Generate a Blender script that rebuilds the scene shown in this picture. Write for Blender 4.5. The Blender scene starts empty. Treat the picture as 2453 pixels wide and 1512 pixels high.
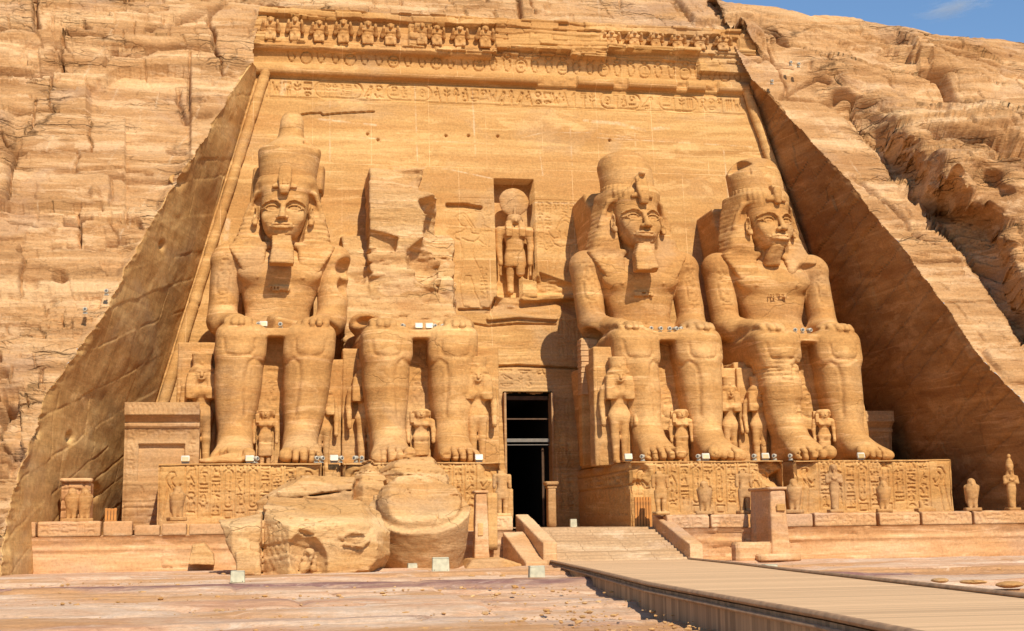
import bpy, math, random
import numpy as np
from mathutils import Vector
rad=math.radians
sc=bpy.context.scene
# ---------------------------------------------------------------- camera
CAM=np.array([-13.35,-61.2,1.54]); FPX=3432.4; PITCH=.166; YAW=.175; ROLL=-.013; SHY=-75.8
_fw=np.array([math.sin(YAW)*math.cos(PITCH),math.cos(YAW)*math.cos(PITCH),math.sin(PITCH)])
_r0=np.array([math.cos(YAW),-math.sin(YAW),0.]); _u0=np.cross(_r0,_fw)
_R=_r0*math.cos(ROLL)+_u0*math.sin(ROLL); _U=-_r0*math.sin(ROLL)+_u0*math.cos(ROLL)
from mathutils import Matrix
cd=bpy.data.cameras.new('camera'); co=bpy.data.objects.new('camera',cd); sc.collection.objects.link(co); sc.camera=co
cd.sensor_width=36; cd.lens=36*FPX/2452.; cd.shift_y=SHY/2452.; cd.clip_end=3000; cd.clip_start=.1
M=Matrix.Identity(4)
for i in range(3):
    M[i][0]=_R[i]; M[i][1]=_U[i]; M[i][2]=-_fw[i]; M[i][3]=CAM[i]
co.matrix_world=M
# ---------------------------------------------------------------- light
SUN_EL=rad(44); SUN_AZ=rad(11)          # the sun stands to the right behind the camera
w=bpy.data.worlds.new('World'); sc.world=w; w.use_nodes=True
nt=w.node_tree; nt.nodes.clear()
sky=nt.nodes.new('ShaderNodeTexSky'); sky.sky_type='NISHITA'; sky.sun_disc=False
sky.sun_elevation=SUN_EL; sky.sun_rotation=rad(180)-SUN_AZ; sky.air_density=1.25; sky.dust_density=.0; sky.ozone_density=7.0
bg=nt.nodes.new('ShaderNodeBackground'); bg.inputs[1].default_value=.115
wo=nt.nodes.new('ShaderNodeOutputWorld')
nt.links.new(sky.outputs[0],bg.inputs[0]); nt.links.new(bg.outputs[0],wo.inputs[0])
sd=bpy.data.lights.new('sun','SUN'); sd.energy=5.0; sd.angle=rad(.53); sd.color=(1,.92,.78)
so=bpy.data.objects.new('sun',sd); sc.collection.objects.link(so)
_sv=Vector((math.sin(SUN_AZ)*math.cos(SUN_EL),-math.cos(SUN_AZ)*math.cos(SUN_EL),math.sin(SUN_EL)))
so.rotation_euler=_sv.to_track_quat('Z','Y').to_euler(); so.location=(20,-60,50)
sc.view_settings.view_transform='Standard'; sc.view_settings.look='None'; sc.view_settings.exposure=.17; sc.view_settings.gamma=1
# ---------------------------------------------------------------- helpers
col=sc.collection
def ray(a,b):
    a=np.asarray(a,float);b=np.asarray(b,float)
    return _fw+np.multiply.outer((a-1226)/FPX,_R)-np.multiply.outer((b-756-SHY)/FPX,_U)
def at(a,b,Y): d=ray(a,b); return CAM+d*((Y-CAM[1])/d[...,1:2] if d.ndim>1 else (Y-CAM[1])/d[1])
def atz(a,b,z): d=ray(a,b); return CAM+d*((z-CAM[2])/d[2])
W0,WK=10.3,.12
def Yw(z): return W0+WK*z
def atw(a,b):
    d=ray(a,b); t=(W0+WK*CAM[2]-CAM[1])/(d[...,1]-WK*d[...,2]); return CAM+d*(t[...,None] if d.ndim>1 else t)
def tag(o,label=None,cat=None,group=None,kind=None):
    if label: o['label']=label
    if cat: o['category']=cat
    if group: o['group']=group
    if kind: o['kind']=kind
    return o
def empty(name,loc=(0,0,0),label=None,cat=None,group=None,rz=0,s=1):
    o=bpy.data.objects.new(name,None); col.objects.link(o); o.location=loc; o.rotation_euler=(0,0,rz); o.scale=(s,)*3 if not hasattr(s,'__len__') else s
    o.empty_display_size=.3
    return tag(o,label,cat,group)
def copy_tree(o,parent=None):
    c=o.copy(); col.objects.link(c); c.parent=parent
    for ch in list(o.children): copy_tree(ch,c)
    return c
def mk(name,V,Fq,mat,parent=None,smooth=True,tris=None):
    """one mesh object out of numpy vertices and quads"""
    me=bpy.data.meshes.new(name)
    V=np.ascontiguousarray(V,dtype=np.float32); Fq=np.asarray(Fq,dtype=np.int32).reshape(-1,4)
    nt_=0 if tris is None else len(tris)
    me.vertices.add(len(V)); me.vertices.foreach_set('co',V.ravel())
    nl=Fq.size+nt_*3; me.loops.add(nl)
    li=Fq.ravel()
    if nt_: li=np.concatenate([li,np.asarray(tris,dtype=np.int32).ravel()])
    me.loops.foreach_set('vertex_index',li)
    me.polygons.add(len(Fq)+nt_)
    ls=np.arange(len(Fq))*4
    if nt_: ls=np.concatenate([ls,len(Fq)*4+np.arange(nt_)*3])
    me.polygons.foreach_set('loop_start',ls.astype(np.int32))
    me.polygons.foreach_set('use_smooth',np.full(len(Fq)+nt_,smooth))
    me.update(calc_edges=True); me.validate()
    me.materials.append(mat)
    o=bpy.data.objects.new(name,me); col.objects.link(o)
    if parent: o.parent=parent
    return o
def grid(name,P,mat,parent=None,mask=None,smooth=True,flip=False,attr=None):
    """P: (n,m,3) grid of points; mask (n-1,m-1) cells kept"""
    n,m=P.shape[:2]; I=np.arange(n*m).reshape(n,m)
    q=np.stack([I[:-1,:-1],I[:-1,1:],I[1:,1:],I[1:,:-1]],-1)
    if flip: q=q[...,::-1]
    q=q[mask] if mask is not None else q.reshape(-1,4)
    V=P.reshape(-1,3)
    used=np.zeros(len(V),bool); used[q.ravel()]=True
    mp=np.cumsum(used)-1
    o=mk(name,V[used],mp[q],mat,parent,smooth)
    if attr is not None:
        a=o.data.attributes.new('seam','FLOAT','POINT'); a.data.foreach_set('value',np.ascontiguousarray(attr.reshape(-1)[used],dtype=np.float32))
    return o
# --- noise
_rng=np.random.RandomState(7); _T=_rng.rand(32,32,32).astype(np.float32)
def vn(x,y,z):
    x=np.asarray(x,np.float32)+np.float32(1000.3);y=np.asarray(y,np.float32)+np.float32(1000.7);z=np.asarray(z,np.float32)+np.float32(1000.1)
    x,y,z=np.broadcast_arrays(x,y,z)
    xi=np.floor(x).astype(np.int32);yi=np.floor(y).astype(np.int32);zi=np.floor(z).astype(np.int32)
    fx=x-xi;fy=y-yi;fz=z-zi
    fx=fx*fx*(3-2*fx);fy=fy*fy*(3-2*fy);fz=fz*fz*(3-2*fz)
    x0=xi&31;x1=(xi+1)&31;y0=yi&31;y1=(yi+1)&31;z0=zi&31;z1=(zi+1)&31
    a=_T[x0,y0,z0]*(1-fx)+_T[x1,y0,z0]*fx; b=_T[x0,y1,z0]*(1-fx)+_T[x1,y1,z0]*fx
    c=_T[x0,y0,z1]*(1-fx)+_T[x1,y0,z1]*fx; d=_T[x0,y1,z1]*(1-fx)+_T[x1,y1,z1]*fx
    return ((a*(1-fy)+b*fy)*(1-fz)+(c*(1-fy)+d*fy)*fz)*2-1
def fbm(x,y,z,o=4,g=.5):
    s=0;a=1.;t=0
    for i in range(o):
        s=s+a*vn(x*2**i+i*7.3,y*2**i+i*3.1,z*2**i+i*5.7); t+=a; a*=g
    return s/t
def h2(i,j,s=0):
    i=np.asarray(i).astype(np.int64);j=np.asarray(j).astype(np.int64)
    n=(i*374761393+j*668265263+s*144665)&0x7fffffff
    n=((n^(n>>13))*1274126177)&0x7fffffff
    return ((n^(n>>16))&0xffff)/65535.
def sstep(a,b,x):
    t=np.clip((x-a)/(b-a),0,1); return t*t*(3-2*t)
def strata(s,t,seed,th,bl,soft=.03,wx=.25,skip=.35):
    """blocky bedded rock: height of each block (0..1), groove depth (0..1)"""
    rg=np.random.RandomState(seed)
    tw=t+wx*fbm(s*.12+seed,t*.2,seed*1.7,3)+.06*vn(s*.9,t*.9,seed)
    b=np.cumsum(rg.uniform(th[0],th[1],400))-120*th[0]-40
    k=np.searchsorted(b,tw.ravel()).reshape(tw.shape)
    k=np.clip(k,1,398)
    L=rg.uniform(bl[0],bl[1],400)[k]; off=rg.uniform(0,10,400)[k]
    sw=s+.35*fbm(s*.5,t*1.3,seed+3.3,2)+off
    c=np.floor(sw/L); 
    jit=(h2(k,c,seed+5)-.5)*.6; jit2=(h2(k,c+1,seed+5)-.5)*.6
    fr=sw/L-c
    cc=np.where(fr<.25+jit*.5,c-1,c)
    hgt=h2(k,cc,seed)
    d=np.minimum(np.abs(tw-b[k]),np.abs(tw-b[k-1]))
    dv=np.abs(fr-(.25+jit*.5))*L
    on=(h2(k,cc,seed+9)>skip)
    gr=np.exp(-(d/soft)**2)*on+np.exp(-(dv/soft)**2)*(h2(k,cc,seed+11)>.5)
    return hgt,np.clip(gr,0,1)
def pinp(x,y,poly):
    ins=np.zeros(x.shape,bool); n=len(poly)
    for i in range(n):
        x0,y0=poly[i];x1,y1=poly[(i+1)%n]
        if y0==y1: continue
        c=((y0>y)!=(y1>y))&(x<(x1-x0)*(y-y0)/(y1-y0)+x0); ins^=c
    return ins
def dpoly(x,y,pl,signed=False):
    """distance to an open polyline (and side)"""
    D=np.full(x.shape,1e9);S=np.zeros(x.shape)
    for (x0,y0),(x1,y1) in zip(pl[:-1],pl[1:]):
        dx,dy=x1-x0,y1-y0;L=dx*dx+dy*dy
        t=np.clip(((x-x0)*dx+(y-y0)*dy)/L,0,1)
        d=np.hypot(x-x0-t*dx,y-y0-t*dy); m=d<D
        D=np.where(m,d,D); S=np.where(m,np.sign((x-x0)*dy-(y-y0)*dx),S)
    return D*S if signed else D
def boxm(name,c,h,mat,parent=None,bev=.02,rz=0,rx=0,ry=0,disp=0,seg=None,smooth=False,taper=(1,1)):
    """bevelled box; with disp it is subdivided and weathered"""
    import bmesh
    bm=bmesh.new(); bmesh.ops.create_cube(bm,size=2)
    for v in bm.verts:
        if v.co.z>0: v.co.x*=taper[0]; v.co.y*=taper[1]
        v.co=Vector((v.co.x*h[0],v.co.y*h[1],v.co.z*h[2]))
    if bev: bmesh.ops.bevel(bm,geom=bm.edges[:],offset=bev,segments=2,affect='EDGES')
    if disp:
        for q in range(seg or 3):
            ed=[e for e in bm.edges if e.calc_length()>max(disp*3,.06)]
            if not ed: break
            bmesh.ops.subdivide_edges(bm,edges=ed,cuts=1,use_grid_fill=True)
        cx=np.array([[v.co.x+c[0],v.co.y+c[1],v.co.z+c[2]] for v in bm.verts])
        bm.normal_update()
        n=fbm(cx[:,0]*1.3,cx[:,1]*1.3,cx[:,2]*2.2,4)
        for v,k in zip(bm.verts,n): v.co+=v.normal*float(k)*disp
    me=bpy.data.meshes.new(name); bm.to_mesh(me); bm.free(); me.materials.append(mat)
    if smooth or disp:
        for p in me.polygons: p.use_smooth=True
    o=bpy.data.objects.new(name,me); col.objects.link(o); o.location=c; o.rotation_euler=(rx,ry,rz)
    if parent: o.parent=parent
    return o
# ---------------------------------------------------------------- materials
def stone(name,cols,bump=.35,grain=1.,streak=(.12,.12,1.4),pale=.35,joints=None,rough=.92,mott=.5,dist=.09,obj=False,dark=.25,crack=None,patch=.5,seam=False,bmap=(1.0,1.0,5)):
    m=bpy.data.materials.new(name); m.use_nodes=True; t=m.node_tree; N=t.nodes; L=t.links
    bs=N['Principled BSDF']; bs.inputs['Roughness'].default_value=rough
    bs.inputs['Specular IOR Level'].default_value=.15
    if obj: g=N.new('ShaderNodeTexCoord'); pos=g.outputs['Object']
    else: g=N.new('ShaderNodeNewGeometry'); pos=g.outputs['Position']
    def mp(s,rot=(0,0,0)):
        q=N.new('ShaderNodeMapping'); q.inputs['Scale'].default_value=s; q.inputs['Rotation'].default_value=rot; L.new(pos,q.inputs[0]); return q.outputs[0]
    def noise(v,sc_,det=6,ro=.6,di=0):
        n=N.new('ShaderNodeTexNoise'); n.inputs['Scale'].default_value=sc_; n.inputs['Detail'].default_value=det; n.inputs['Roughness'].default_value=ro; n.inputs['Distortion'].default_value=di; L.new(v,n.inputs['Vector']); return n.outputs['Fac']
    def ramp(v,*st):
        r=N.new('ShaderNodeValToRGB'); e=r.color_ramp.elements
        while len(e)<len(st): e.new(.5)
        for k,(p,c) in zip(e,st): k.position=p; k.color=(c,c,c,1) if not hasattr(c,'__len__') else (*c,1)
        L.new(v,r.inputs[0]); return r.outputs[0]
    def mix(f,a,b,mode='MIX'):
        x=N.new('ShaderNodeMix'); x.data_type='RGBA'; x.blend_type=mode
        for s_,v in ((x.inputs[0],f),(x.inputs[6],a),(x.inputs[7],b)):
            if hasattr(v,'default_value') or hasattr(v,'links'): L.new(v,s_)
            elif hasattr(v,'__len__'): s_.default_value=(*v,1)
            else: s_.default_value=v
        return x.outputs[2]
    st1=noise(mp(streak,(0,rad(4),0)),1.0,8,.62,.6)
    c=ramp(st1,(.3,cols[0]),(.48,cols[1]),(.68,cols[2]))
    mo=noise(mp((.5,.5,.8)),.55,6,.6,.4)
    c=mix(mix(mott,(0,0,0),ramp(mo,(.35,0),(.7,1))),c,cols[3])
    fine=noise(mp((1.3,1.3,14),(0,rad(-6),0)),1.0,5,.7,.3)
    c=mix(ramp(fine,(.3,dark),(.5,0)),c,[k*.55 for k in cols[0]])
    vein=noise(mp((.25,.25,3.2),(0,rad(3),0)),1.0,4,.5,.9)
    c=mix(ramp(vein,(.60,0),(.66,pale),(.72,0)),c,[min(1,k*1.35+.06) for k in cols[2]])
    bnd=noise(mp((.045,.045,.75),(0,rad(2),0)),1.,5,.6,.5)
    c=mix(ramp(bnd,(.52,0),(.60,.45)),c,[cols[0][0]*1.02,cols[0][1]*.92,cols[0][2]*.85])
    hu=noise(mp((.16,.16,.30),(0,0,2)),1.,6,.6,.6)
    c=mix(ramp(hu,(.54,0),(.66,.6)),c,(cols[1][0]*.84,cols[1][1]*.95,cols[1][2]*1.35))
    c=mix(ramp(hu,(.30,.5),(.42,0)),c,(cols[0][0]*.95,cols[0][1]*.85,cols[0][2]*.8))
    c=mix(ramp(bnd,(.36,.55),(.43,0)),c,[min(1,cols[2][0]*1.12),min(1,cols[2][1]*1.17),cols[2][2]*1.2])
    pt=noise(mp((.35,.35,.9)),1.,9,.65,.3)
    c=mix(ramp(pt,(.57,0),(.62,patch*.75)),c,[min(1,cols[2][0]*1.2),min(1,cols[2][1]*1.25),min(1,cols[2][2]*1.35)])
    crk=None
    if crack:
        dn=N.new('ShaderNodeTexNoise'); dn.inputs['Scale'].default_value=1.1; dn.inputs['Detail'].default_value=5; L.new(pos,dn.inputs['Vector'])
        dm=N.new('ShaderNodeVectorMath'); dm.operation='MULTIPLY_ADD'; L.new(dn.outputs['Color'],dm.inputs[0]); dm.inputs[1].default_value=(1.6,1.6,.5); L.new(pos,dm.inputs[2])
        for (sv,wd,am) in crack:
            mq=N.new('ShaderNodeMapping'); mq.inputs['Scale'].default_value=sv; L.new(dm.outputs[0],mq.inputs[0])
            vo=N.new('ShaderNodeTexVoronoi'); vo.feature='DISTANCE_TO_EDGE'; vo.inputs['Scale'].default_value=1; L.new(mq.outputs[0],vo.inputs['Vector'])
            q=ramp(vo.outputs['Distance'],(0,am),(wd,0))
            if crk is None: crk=q
            else:
                ad=N.new('ShaderNodeMath'); ad.operation='MAXIMUM'; L.new(crk,ad.inputs[0]); L.new(q,ad.inputs[1]); crk=ad.outputs[0]
        cm=ramp(noise(mp((.22,.22,.3),(0,0,1)),1.,4,.6,.5),(.50,0),(.60,1))
        mm=N.new('ShaderNodeMath'); mm.operation='MULTIPLY'; L.new(crk,mm.inputs[0]); L.new(cm,mm.inputs[1]); crk=mm.outputs[0]
        c=mix(crk,c,[k*.38 for k in cols[0]])
    if joints:
        bk=N.new('ShaderNodeTexBrick'); cx=N.new('ShaderNodeSeparateXYZ'); L.new(pos,cx.inputs[0]); cb=N.new('ShaderNodeCombineXYZ')
        L.new(cx.outputs[0],cb.inputs[0]); L.new(cx.outputs[2],cb.inputs[1]); L.new(cb.outputs[0],bk.inputs['Vector'])
        bk.inputs['Scale'].default_value=1; bk.inputs['Brick Width'].default_value=joints[0]; bk.inputs['Row Height'].default_value=joints[1]
        bk.inputs['Mortar Size'].default_value=joints[2]; bk.inputs['Mortar Smooth'].default_value=.6
        jm=noise(mp((.35,.35,.35)),1.,3)
        jf=N.new('ShaderNodeMath'); jf.operation='MULTIPLY'; L.new(bk.outputs['Fac'],jf.inputs[0]); L.new(ramp(jm,(.4,.08),(.58,.75)),jf.inputs[1])
        c=mix(jf.outputs[0],c,[min(1,k*1.3+.1) for k in cols[2]])
    if seam:
        at_=N.new('ShaderNodeAttribute'); at_.attribute_name='seam'; sm_=noise(mp((1,1,1)),1.3,5,.7)
        q=N.new('ShaderNodeMath'); q.operation='MULTIPLY'; L.new(at_.outputs['Fac'],q.inputs[0]); L.new(ramp(sm_,(.42,.0),(.62,.5)),q.inputs[1])
        c=mix(q.outputs[0],c,(.80,.62,.40))
    gr=noise(mp((1,1,1)),9*grain,6,.75)
    c=mix(.55,c,mix(1.,c,ramp(gr,(.3,.55),(.7,1.35)),'MULTIPLY'))
    L.new(c,bs.inputs['Base Color'])
    # bump
    a=noise(mp(bmap,(0,rad(5),0)),1.2,8,.75,.4)
    s=N.new('ShaderNodeMath'); s.operation='MULTIPLY_ADD'; L.new(gr,s.inputs[0]); s.inputs[1].default_value=.35; L.new(a,s.inputs[2])
    if crk is not None:
        s2=N.new('ShaderNodeMath'); s2.operation='MULTIPLY_ADD'; L.new(crk,s2.inputs[0]); s2.inputs[1].default_value=-.9; L.new(s.outputs[0],s2.inputs[2]); s=s2
    b=N.new('ShaderNodeBump'); b.inputs['Strength'].default_value=bump; b.inputs['Distance'].default_value=dist; L.new(s.outputs[0],b.inputs['Height']); L.new(b.outputs[0],bs.inputs['Normal'])
    return m
GOLD=[(.40,.215,.085),(.55,.315,.135),(.63,.385,.185),(.47,.25,.095)]
M_wall=stone('facade_sandstone',seam=True,cols=[(.42,.215,.070),(.55,.298,.102),(.64,.375,.145),(.47,.24,.078)],bump=.45,joints=(3.1,5.1,.013),mott=.45,dark=.2)
M_stat=stone('carved_sandstone',[(.42,.21,.066),(.55,.288,.096),(.65,.375,.15),(.47,.235,.075)],crack=[((.2,.2,.4),.008,.45)],bump=.6,pale=.5,mott=.5,dark=.2,grain=.7)
M_cliff=stone('cliff_sandstone',[(.33,.165,.062),(.57,.31,.128),(.71,.445,.225),(.44,.225,.09)],crack=[((.13,.13,.9),.025,.9),((.5,.5,3.4),.03,.55)],seam=True,bump=.8,dist=.16,streak=(.16,.16,1.1),mott=.55,pale=.3,dark=.35)
M_rev=stone('picked_sandstone',[(.42,.22,.072),(.58,.335,.12),(.68,.43,.175),(.47,.255,.085)],bmap=(3.,3.,3.5),bump=.35,dist=.06,streak=(.5,.5,.8),mott=.7,pale=.12,grain=.5,dark=.45)  # colour lightened to make up for the grazing sun on the left wall
M_revR=stone('smooth_red_shaded_sandstone',[(.24,.105,.032),(.37,.18,.06),(.48,.255,.10),(.27,.125,.04)],bump=.5,dist=.08,streak=(.2,.35,1.5),mott=.6,pale=.3,dark=.35)  # darker sandstone copy: shade of the wall turned from the sun, in its colour
M_ped=stone('inscribed_sandstone',[(.43,.22,.068),(.55,.29,.096),(.63,.365,.14),(.48,.245,.078)],bump=.4,pale=.25,mott=.5)
M_terr=stone('terrace_sandstone',[(.46,.235,.095),(.58,.33,.15),(.67,.43,.23),(.55,.27,.105)],bump=.35,pale=.4,mott=.55)
M_rock=stone('fallen_sandstone',[(.41,.21,.072),(.56,.305,.11),(.68,.43,.20),(.49,.245,.083)],crack=[((.3,.3,.8),.012,.5)],bump=.7,dist=.09,pale=.35,mott=.5)
M_break=stone('fresh_broken_sandstone',[(.45,.24,.09),(.59,.345,.14),(.71,.46,.23),(.51,.285,.105)],bump=.8,dist=.12,pale=.6,mott=.5,crack=[((.3,.3,.8),.015,.7)])
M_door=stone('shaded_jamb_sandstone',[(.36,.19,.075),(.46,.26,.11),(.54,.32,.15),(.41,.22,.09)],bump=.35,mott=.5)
def plain(name,c,rough=.6,metal=0,var=.12,scale=6,bump=.1):
    m=bpy.data.materials.new(name); m.use_nodes=True; t=m.node_tree; N=t.nodes; L=t.links
    b=N['Principled BSDF']; b.inputs['Roughness'].default_value=rough; b.inputs['Metallic'].default_value=metal
    g=N.new('ShaderNodeTexCoord'); n=N.new('ShaderNodeTexNoise'); n.inputs['Scale'].default_value=scale; n.inputs['Detail'].default_value=5; L.new(g.outputs['Object'],n.inputs[0])
    r=N.new('ShaderNodeValToRGB'); r.color_ramp.elements[0].position=.3; r.color_ramp.elements[1].position=.7
    r.color_ramp.elements[0].color=(*[k*(1-var) for k in c],1); r.color_ramp.elements[1].color=(*[min(1,k*(1+var)) for k in c],1)
    L.new(n.outputs['Fac'],r.inputs[0]); L.new(r.outputs[0],b.inputs['Base Color'])
    bp=N.new('ShaderNodeBump'); bp.inputs['Strength'].default_value=bump; bp.inputs['Distance'].default_value=.02; L.new(n.outputs['Fac'],bp.inputs['Height']); L.new(bp.outputs[0],b.inputs['Normal'])
    return m
M_white=plain('white_enamel',(.46,.41,.31),.5,var=.25)
M_amber=plain('amber_reflector',(.34,.19,.02),.35)
M_lens=plain('lamp_glass',(.10,.09,.08),.15)
M_cream=plain('cream_painted_metal',(.50,.46,.31),.55,var=.2)
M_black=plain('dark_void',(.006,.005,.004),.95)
M_metal=plain('dull_metal',(.25,.22,.18),.45,metal=.6)
M_dwood=plain('dark_wood',(.10,.05,.022),.7,var=.35,scale=4)
# ---------------------------------------------------------------- carved signs, drawn as grooves into height maps
def arc(cx,cy,rx,ry,a0=0,a1=360,n=14):
    return [(cx+rx*math.cos(rad(a0+(a1-a0)*i/n)),cy+ry*math.sin(rad(a0+(a1-a0)*i/n))) for i in range(n+1)]
G={
'sun':[arc(.5,.5,.32,.32)],
'sun2':[arc(.5,.5,.3,.3),arc(.5,.5,.08,.08,n=6)],
'loaf':[arc(.5,.2,.32,.5,0,180,8)+[(.82,.2)]],
'water':[[(.05+.15*i,.35 if i%2 else .6) for i in range(7)]],
'bars':[[(.1,.75),(.9,.75)],[(.1,.45),(.9,.45)],[(.1,.15),(.9,.15)]],
'strokes':[[(.2,.1),(.2,.9)],[(.5,.1),(.5,.9)],[(.8,.1),(.8,.9)]],
'reed':[[(.5,0),(.5,.95),(.75,.75),(.72,.45),(.5,.35)]],
'bird':[[(.12,.72),(.2,.86),(.34,.86),(.42,.7),(.7,.42),(.95,.12),(.6,.25),(.4,.22),(.28,.4),(.25,.66),(.12,.72)],[(.42,.22),(.42,0),(.55,0)],[(.55,.25),(.58,.02),(.7,.02)]],
'snake':[[(.02,.2),(.3,.2),(.45,.45),(.6,.2),(.85,.2),(.9,.6),(.98,.62)]],
'ankh':[arc(.5,.75,.17,.22,-80,260,10),[(.5,.52),(.5,.02)],[(.2,.5),(.8,.5)]],
'mouth':[arc(.5,.45,.42,.16)],
'basket':[[(.05,.6),(.95,.6)]+arc(.5,.6,.45,.4,0,-180,8)],
'man':[[(.45,.98),(.6,.9),(.58,.76),(.45,.74),(.38,.84),(.45,.98)],[(.45,.74),(.3,.5),(.28,.12),(.8,.1),(.78,.4),(.55,.42),(.5,.66)],[(.55,.6),(.85,.66)]],
'eye':[arc(.5,.5,.42,.22),arc(.5,.5,.1,.14,n=7)],
'sedge':[[(.5,0),(.5,.95)],[(.5,.6),(.15,.8)],[(.5,.6),(.85,.8)],[(.5,.35),(.2,.5)],[(.5,.35),(.8,.5)]],
'staff':[[(.4,0),(.42,.85),(.7,.95),(.75,.8)]],
'djed':[[(.4,0),(.4,.95)],[(.6,0),(.6,.95)],[(.2,.95),(.8,.95)],[(.2,.8),(.8,.8)],[(.2,.65),(.8,.65)]],
'house':[[(.1,.1),(.1,.8),(.9,.8),(.9,.1),(.65,.1)]],
'jar':[[(.3,.9),(.7,.9),(.6,.7),(.75,.4),(.55,.05),(.45,.05),(.25,.4),(.4,.7),(.3,.9)]],
'axe':[[(.2,0),(.6,.95)],[(.5,.7),(.9,.6),(.75,.35),(.45,.55)]],
'scarab':[arc(.5,.42,.25,.3),arc(.5,.8,.13,.12,n=8),[(.25,.5),(.05,.7)],[(.75,.5),(.95,.7)],[(.28,.3),(.08,.08)],[(.72,.3),(.92,.08)]],
'arm':[[(.02,.45),(.1,.7),(.25,.5),(.9,.5),(.95,.35),(.2,.32)]],
'zig':[[(.05,.9),(.35,.1),(.5,.6),(.7,.1),(.95,.9)]],
'flag':[[(.3,0),(.3,.95),(.75,.9),(.75,.7),(.3,.65)]],
}
TALL=['reed','ankh','man','sedge','staff','djed','jar','axe','strokes','flag','bird','zig']
WIDE=['water','bars','snake','mouth','basket','eye','arm','house','loaf','sun','scarab','bird']
class Can:
    """groove raster over a rectangle of a wall: x0..x1, z0..z1 metres"""
    def __init__(s,x0,x1,z0,z1,h):
        s.x0,s.z0,s.h=x0,z0,h; s.n=int(round((x1-x0)/h))+1; s.m=int(round((z1-z0)/h))+1
        s.A=np.zeros((s.n,s.m),np.float32); s.X=x0+h*np.arange(s.n)[:,None]; s.Z=z0+h*np.arange(s.m)[None,:]
    def line(s,pts,w=.035,d=1.):
        for (xa,za),(xb,zb) in zip(pts[:-1],pts[1:]):
            p=w*1.6
            i0=max(0,int((min(xa,xb)-p-s.x0)/s.h));i1=min(s.n,int((max(xa,xb)+p-s.x0)/s.h)+2)
            j0=max(0,int((min(za,zb)-p-s.z0)/s.h));j1=min(s.m,int((max(za,zb)+p-s.z0)/s.h)+2)
            if i1<=i0 or j1<=j0: continue
            X=s.X[i0:i1];Z=s.Z[:,j0:j1]; dx,dz=xb-xa,zb-za;Ls=dx*dx+dz*dz+1e-9
            t=np.clip(((X-xa)*dx+(Z-za)*dz)/Ls,0,1); D=np.hypot(X-xa-t*dx,Z-za-t*dz)
            v=d*(1-sstep(w*.55,w*1.5,D)); s.A[i0:i1,j0:j1]=np.maximum(s.A[i0:i1,j0:j1],v)
    def poly(s,pts,d=1.):
        X,Z=np.broadcast_arrays(s.X,s.Z); m=pinp(X,Z,pts); s.A[m]=np.maximum(s.A[m],d)
    def glyph(s,g,x,z,w,h,lw=.035,d=1.,flip=False):
        for pl in G[g]:
            s.line([(x+(1-a if flip else a)*w,z+b*h) for a,b in pl],lw,d)
    def cart(s,x,z,w,h,lw=.035):
        r=min(w,h)*.45
        if w>h: p=arc(x+w-r,z+h/2,r,h/2,-90,90,8)+arc(x+r,z+h/2,r,h/2,90,270,8); p.append(p[0])
        else: p=arc(x+w/2,z+h-r,w/2,r,0,180,8)+arc(x+w/2,z+r,w/2,r,180,360,8); p.append(p[0])
        s.line(p,lw)
    def column(s,x,z0,z1,w,rg,lw=.035):
        z=z1
        while z>z0+.2*w:
            if rg.rand()<.45:
                hh=w*rg.uniform(.7,1.0); 
                if z-hh<z0: break
                n=rg.randint(1,3)
                for k in range(n): s.glyph(TALL[rg.randint(len(TALL))],x+w*k/n+.04*w,z-hh+.04,w/n*.9,hh*.88,lw,1,rg.rand()<.5)
            else:
                hh=w*rg.uniform(.35,.5)
                if z-hh<z0: break
                s.glyph(WIDE[rg.randint(len(WIDE))],x+.08*w,z-hh+.03,w*.84,hh*.85,lw)
            z-=hh
    def row(s,x0,x1,z0,z1,rg,lw=.035,dens=1.):
        H=z1-z0; x=x0
        while x<x1-.3*H:
            q=rg.rand()
            if q<.5:
                w=H*rg.uniform(.45,.75)
                if x+w>x1: break
                s.glyph(TALL[rg.randint(len(TALL))],x+.03*H,z0+.06*H,w*.85,H*.86,lw,1,rg.rand()<.5)
            else:
                w=H*rg.uniform(.6,.85)
                if x+w>x1: break
                s.glyph(WIDE[rg.randint(len(WIDE))],x+.03*H,z0+.52*H,w*.88,H*.4,lw)
                s.glyph(WIDE[rg.randint(len(WIDE))],x+.03*H,z0+.05*H,w*.88,H*.4,lw)
            x+=w
# ---------------------------------------------------------------- the hillside
SKY=[(-300,-110),(900,-110),(1500,-60),(1700,-14),(1735,4),(1800,12),(1850,17),(1895,24),(1940,38),(1985,36),(2030,40),(2075,52),(2130,61),(2180,66),(2230,82),(2290,88),(2350,91),(2400,96),(2452,103),(2600,128),(2800,170)]
EL_=[(607,150),(590,166),(560,208),(545,240),(515,285),(497,325),(470,365),(440,408),(418,440),(398,478),(370,520),(345,570),(325,600),(302,640),(282,690),(262,725),(248,760),(215,800),(190,835),(160,880),(128,920),(112,940),(95,1000),(76,1050),(55,1110),(38,1160),(22,1220),(10,1290),(2,1360),(-6,1480)]
ER_=[(1800,190),(1830,215),(1862,245),(1890,282),(1925,318),(1960,356),(1995,393),(2030,430),(2062,470),(2085,505),(2120,545),(2150,580),(2178,615),(2210,660),(2240,700),(2268,735),(2290,770),(2318,815),(2345,850),(2378,890),(2405,915),(2440,950),(2480,1010),(2560,1110),(2680,1270),(2800,1420)]
TOPE=[(607,150),(606,120),(609,96),(618,62),(626,38),(700,42),(800,48),(900,53),(955,60),(985,56),(1060,60),(1130,62),(1178,66),(1230,76),(1310,80),(1390,84),(1450,86),(1510,84),(1600,88),(1700,92),(1752,94),(1766,124),(1784,160),(1800,190)]
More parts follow.
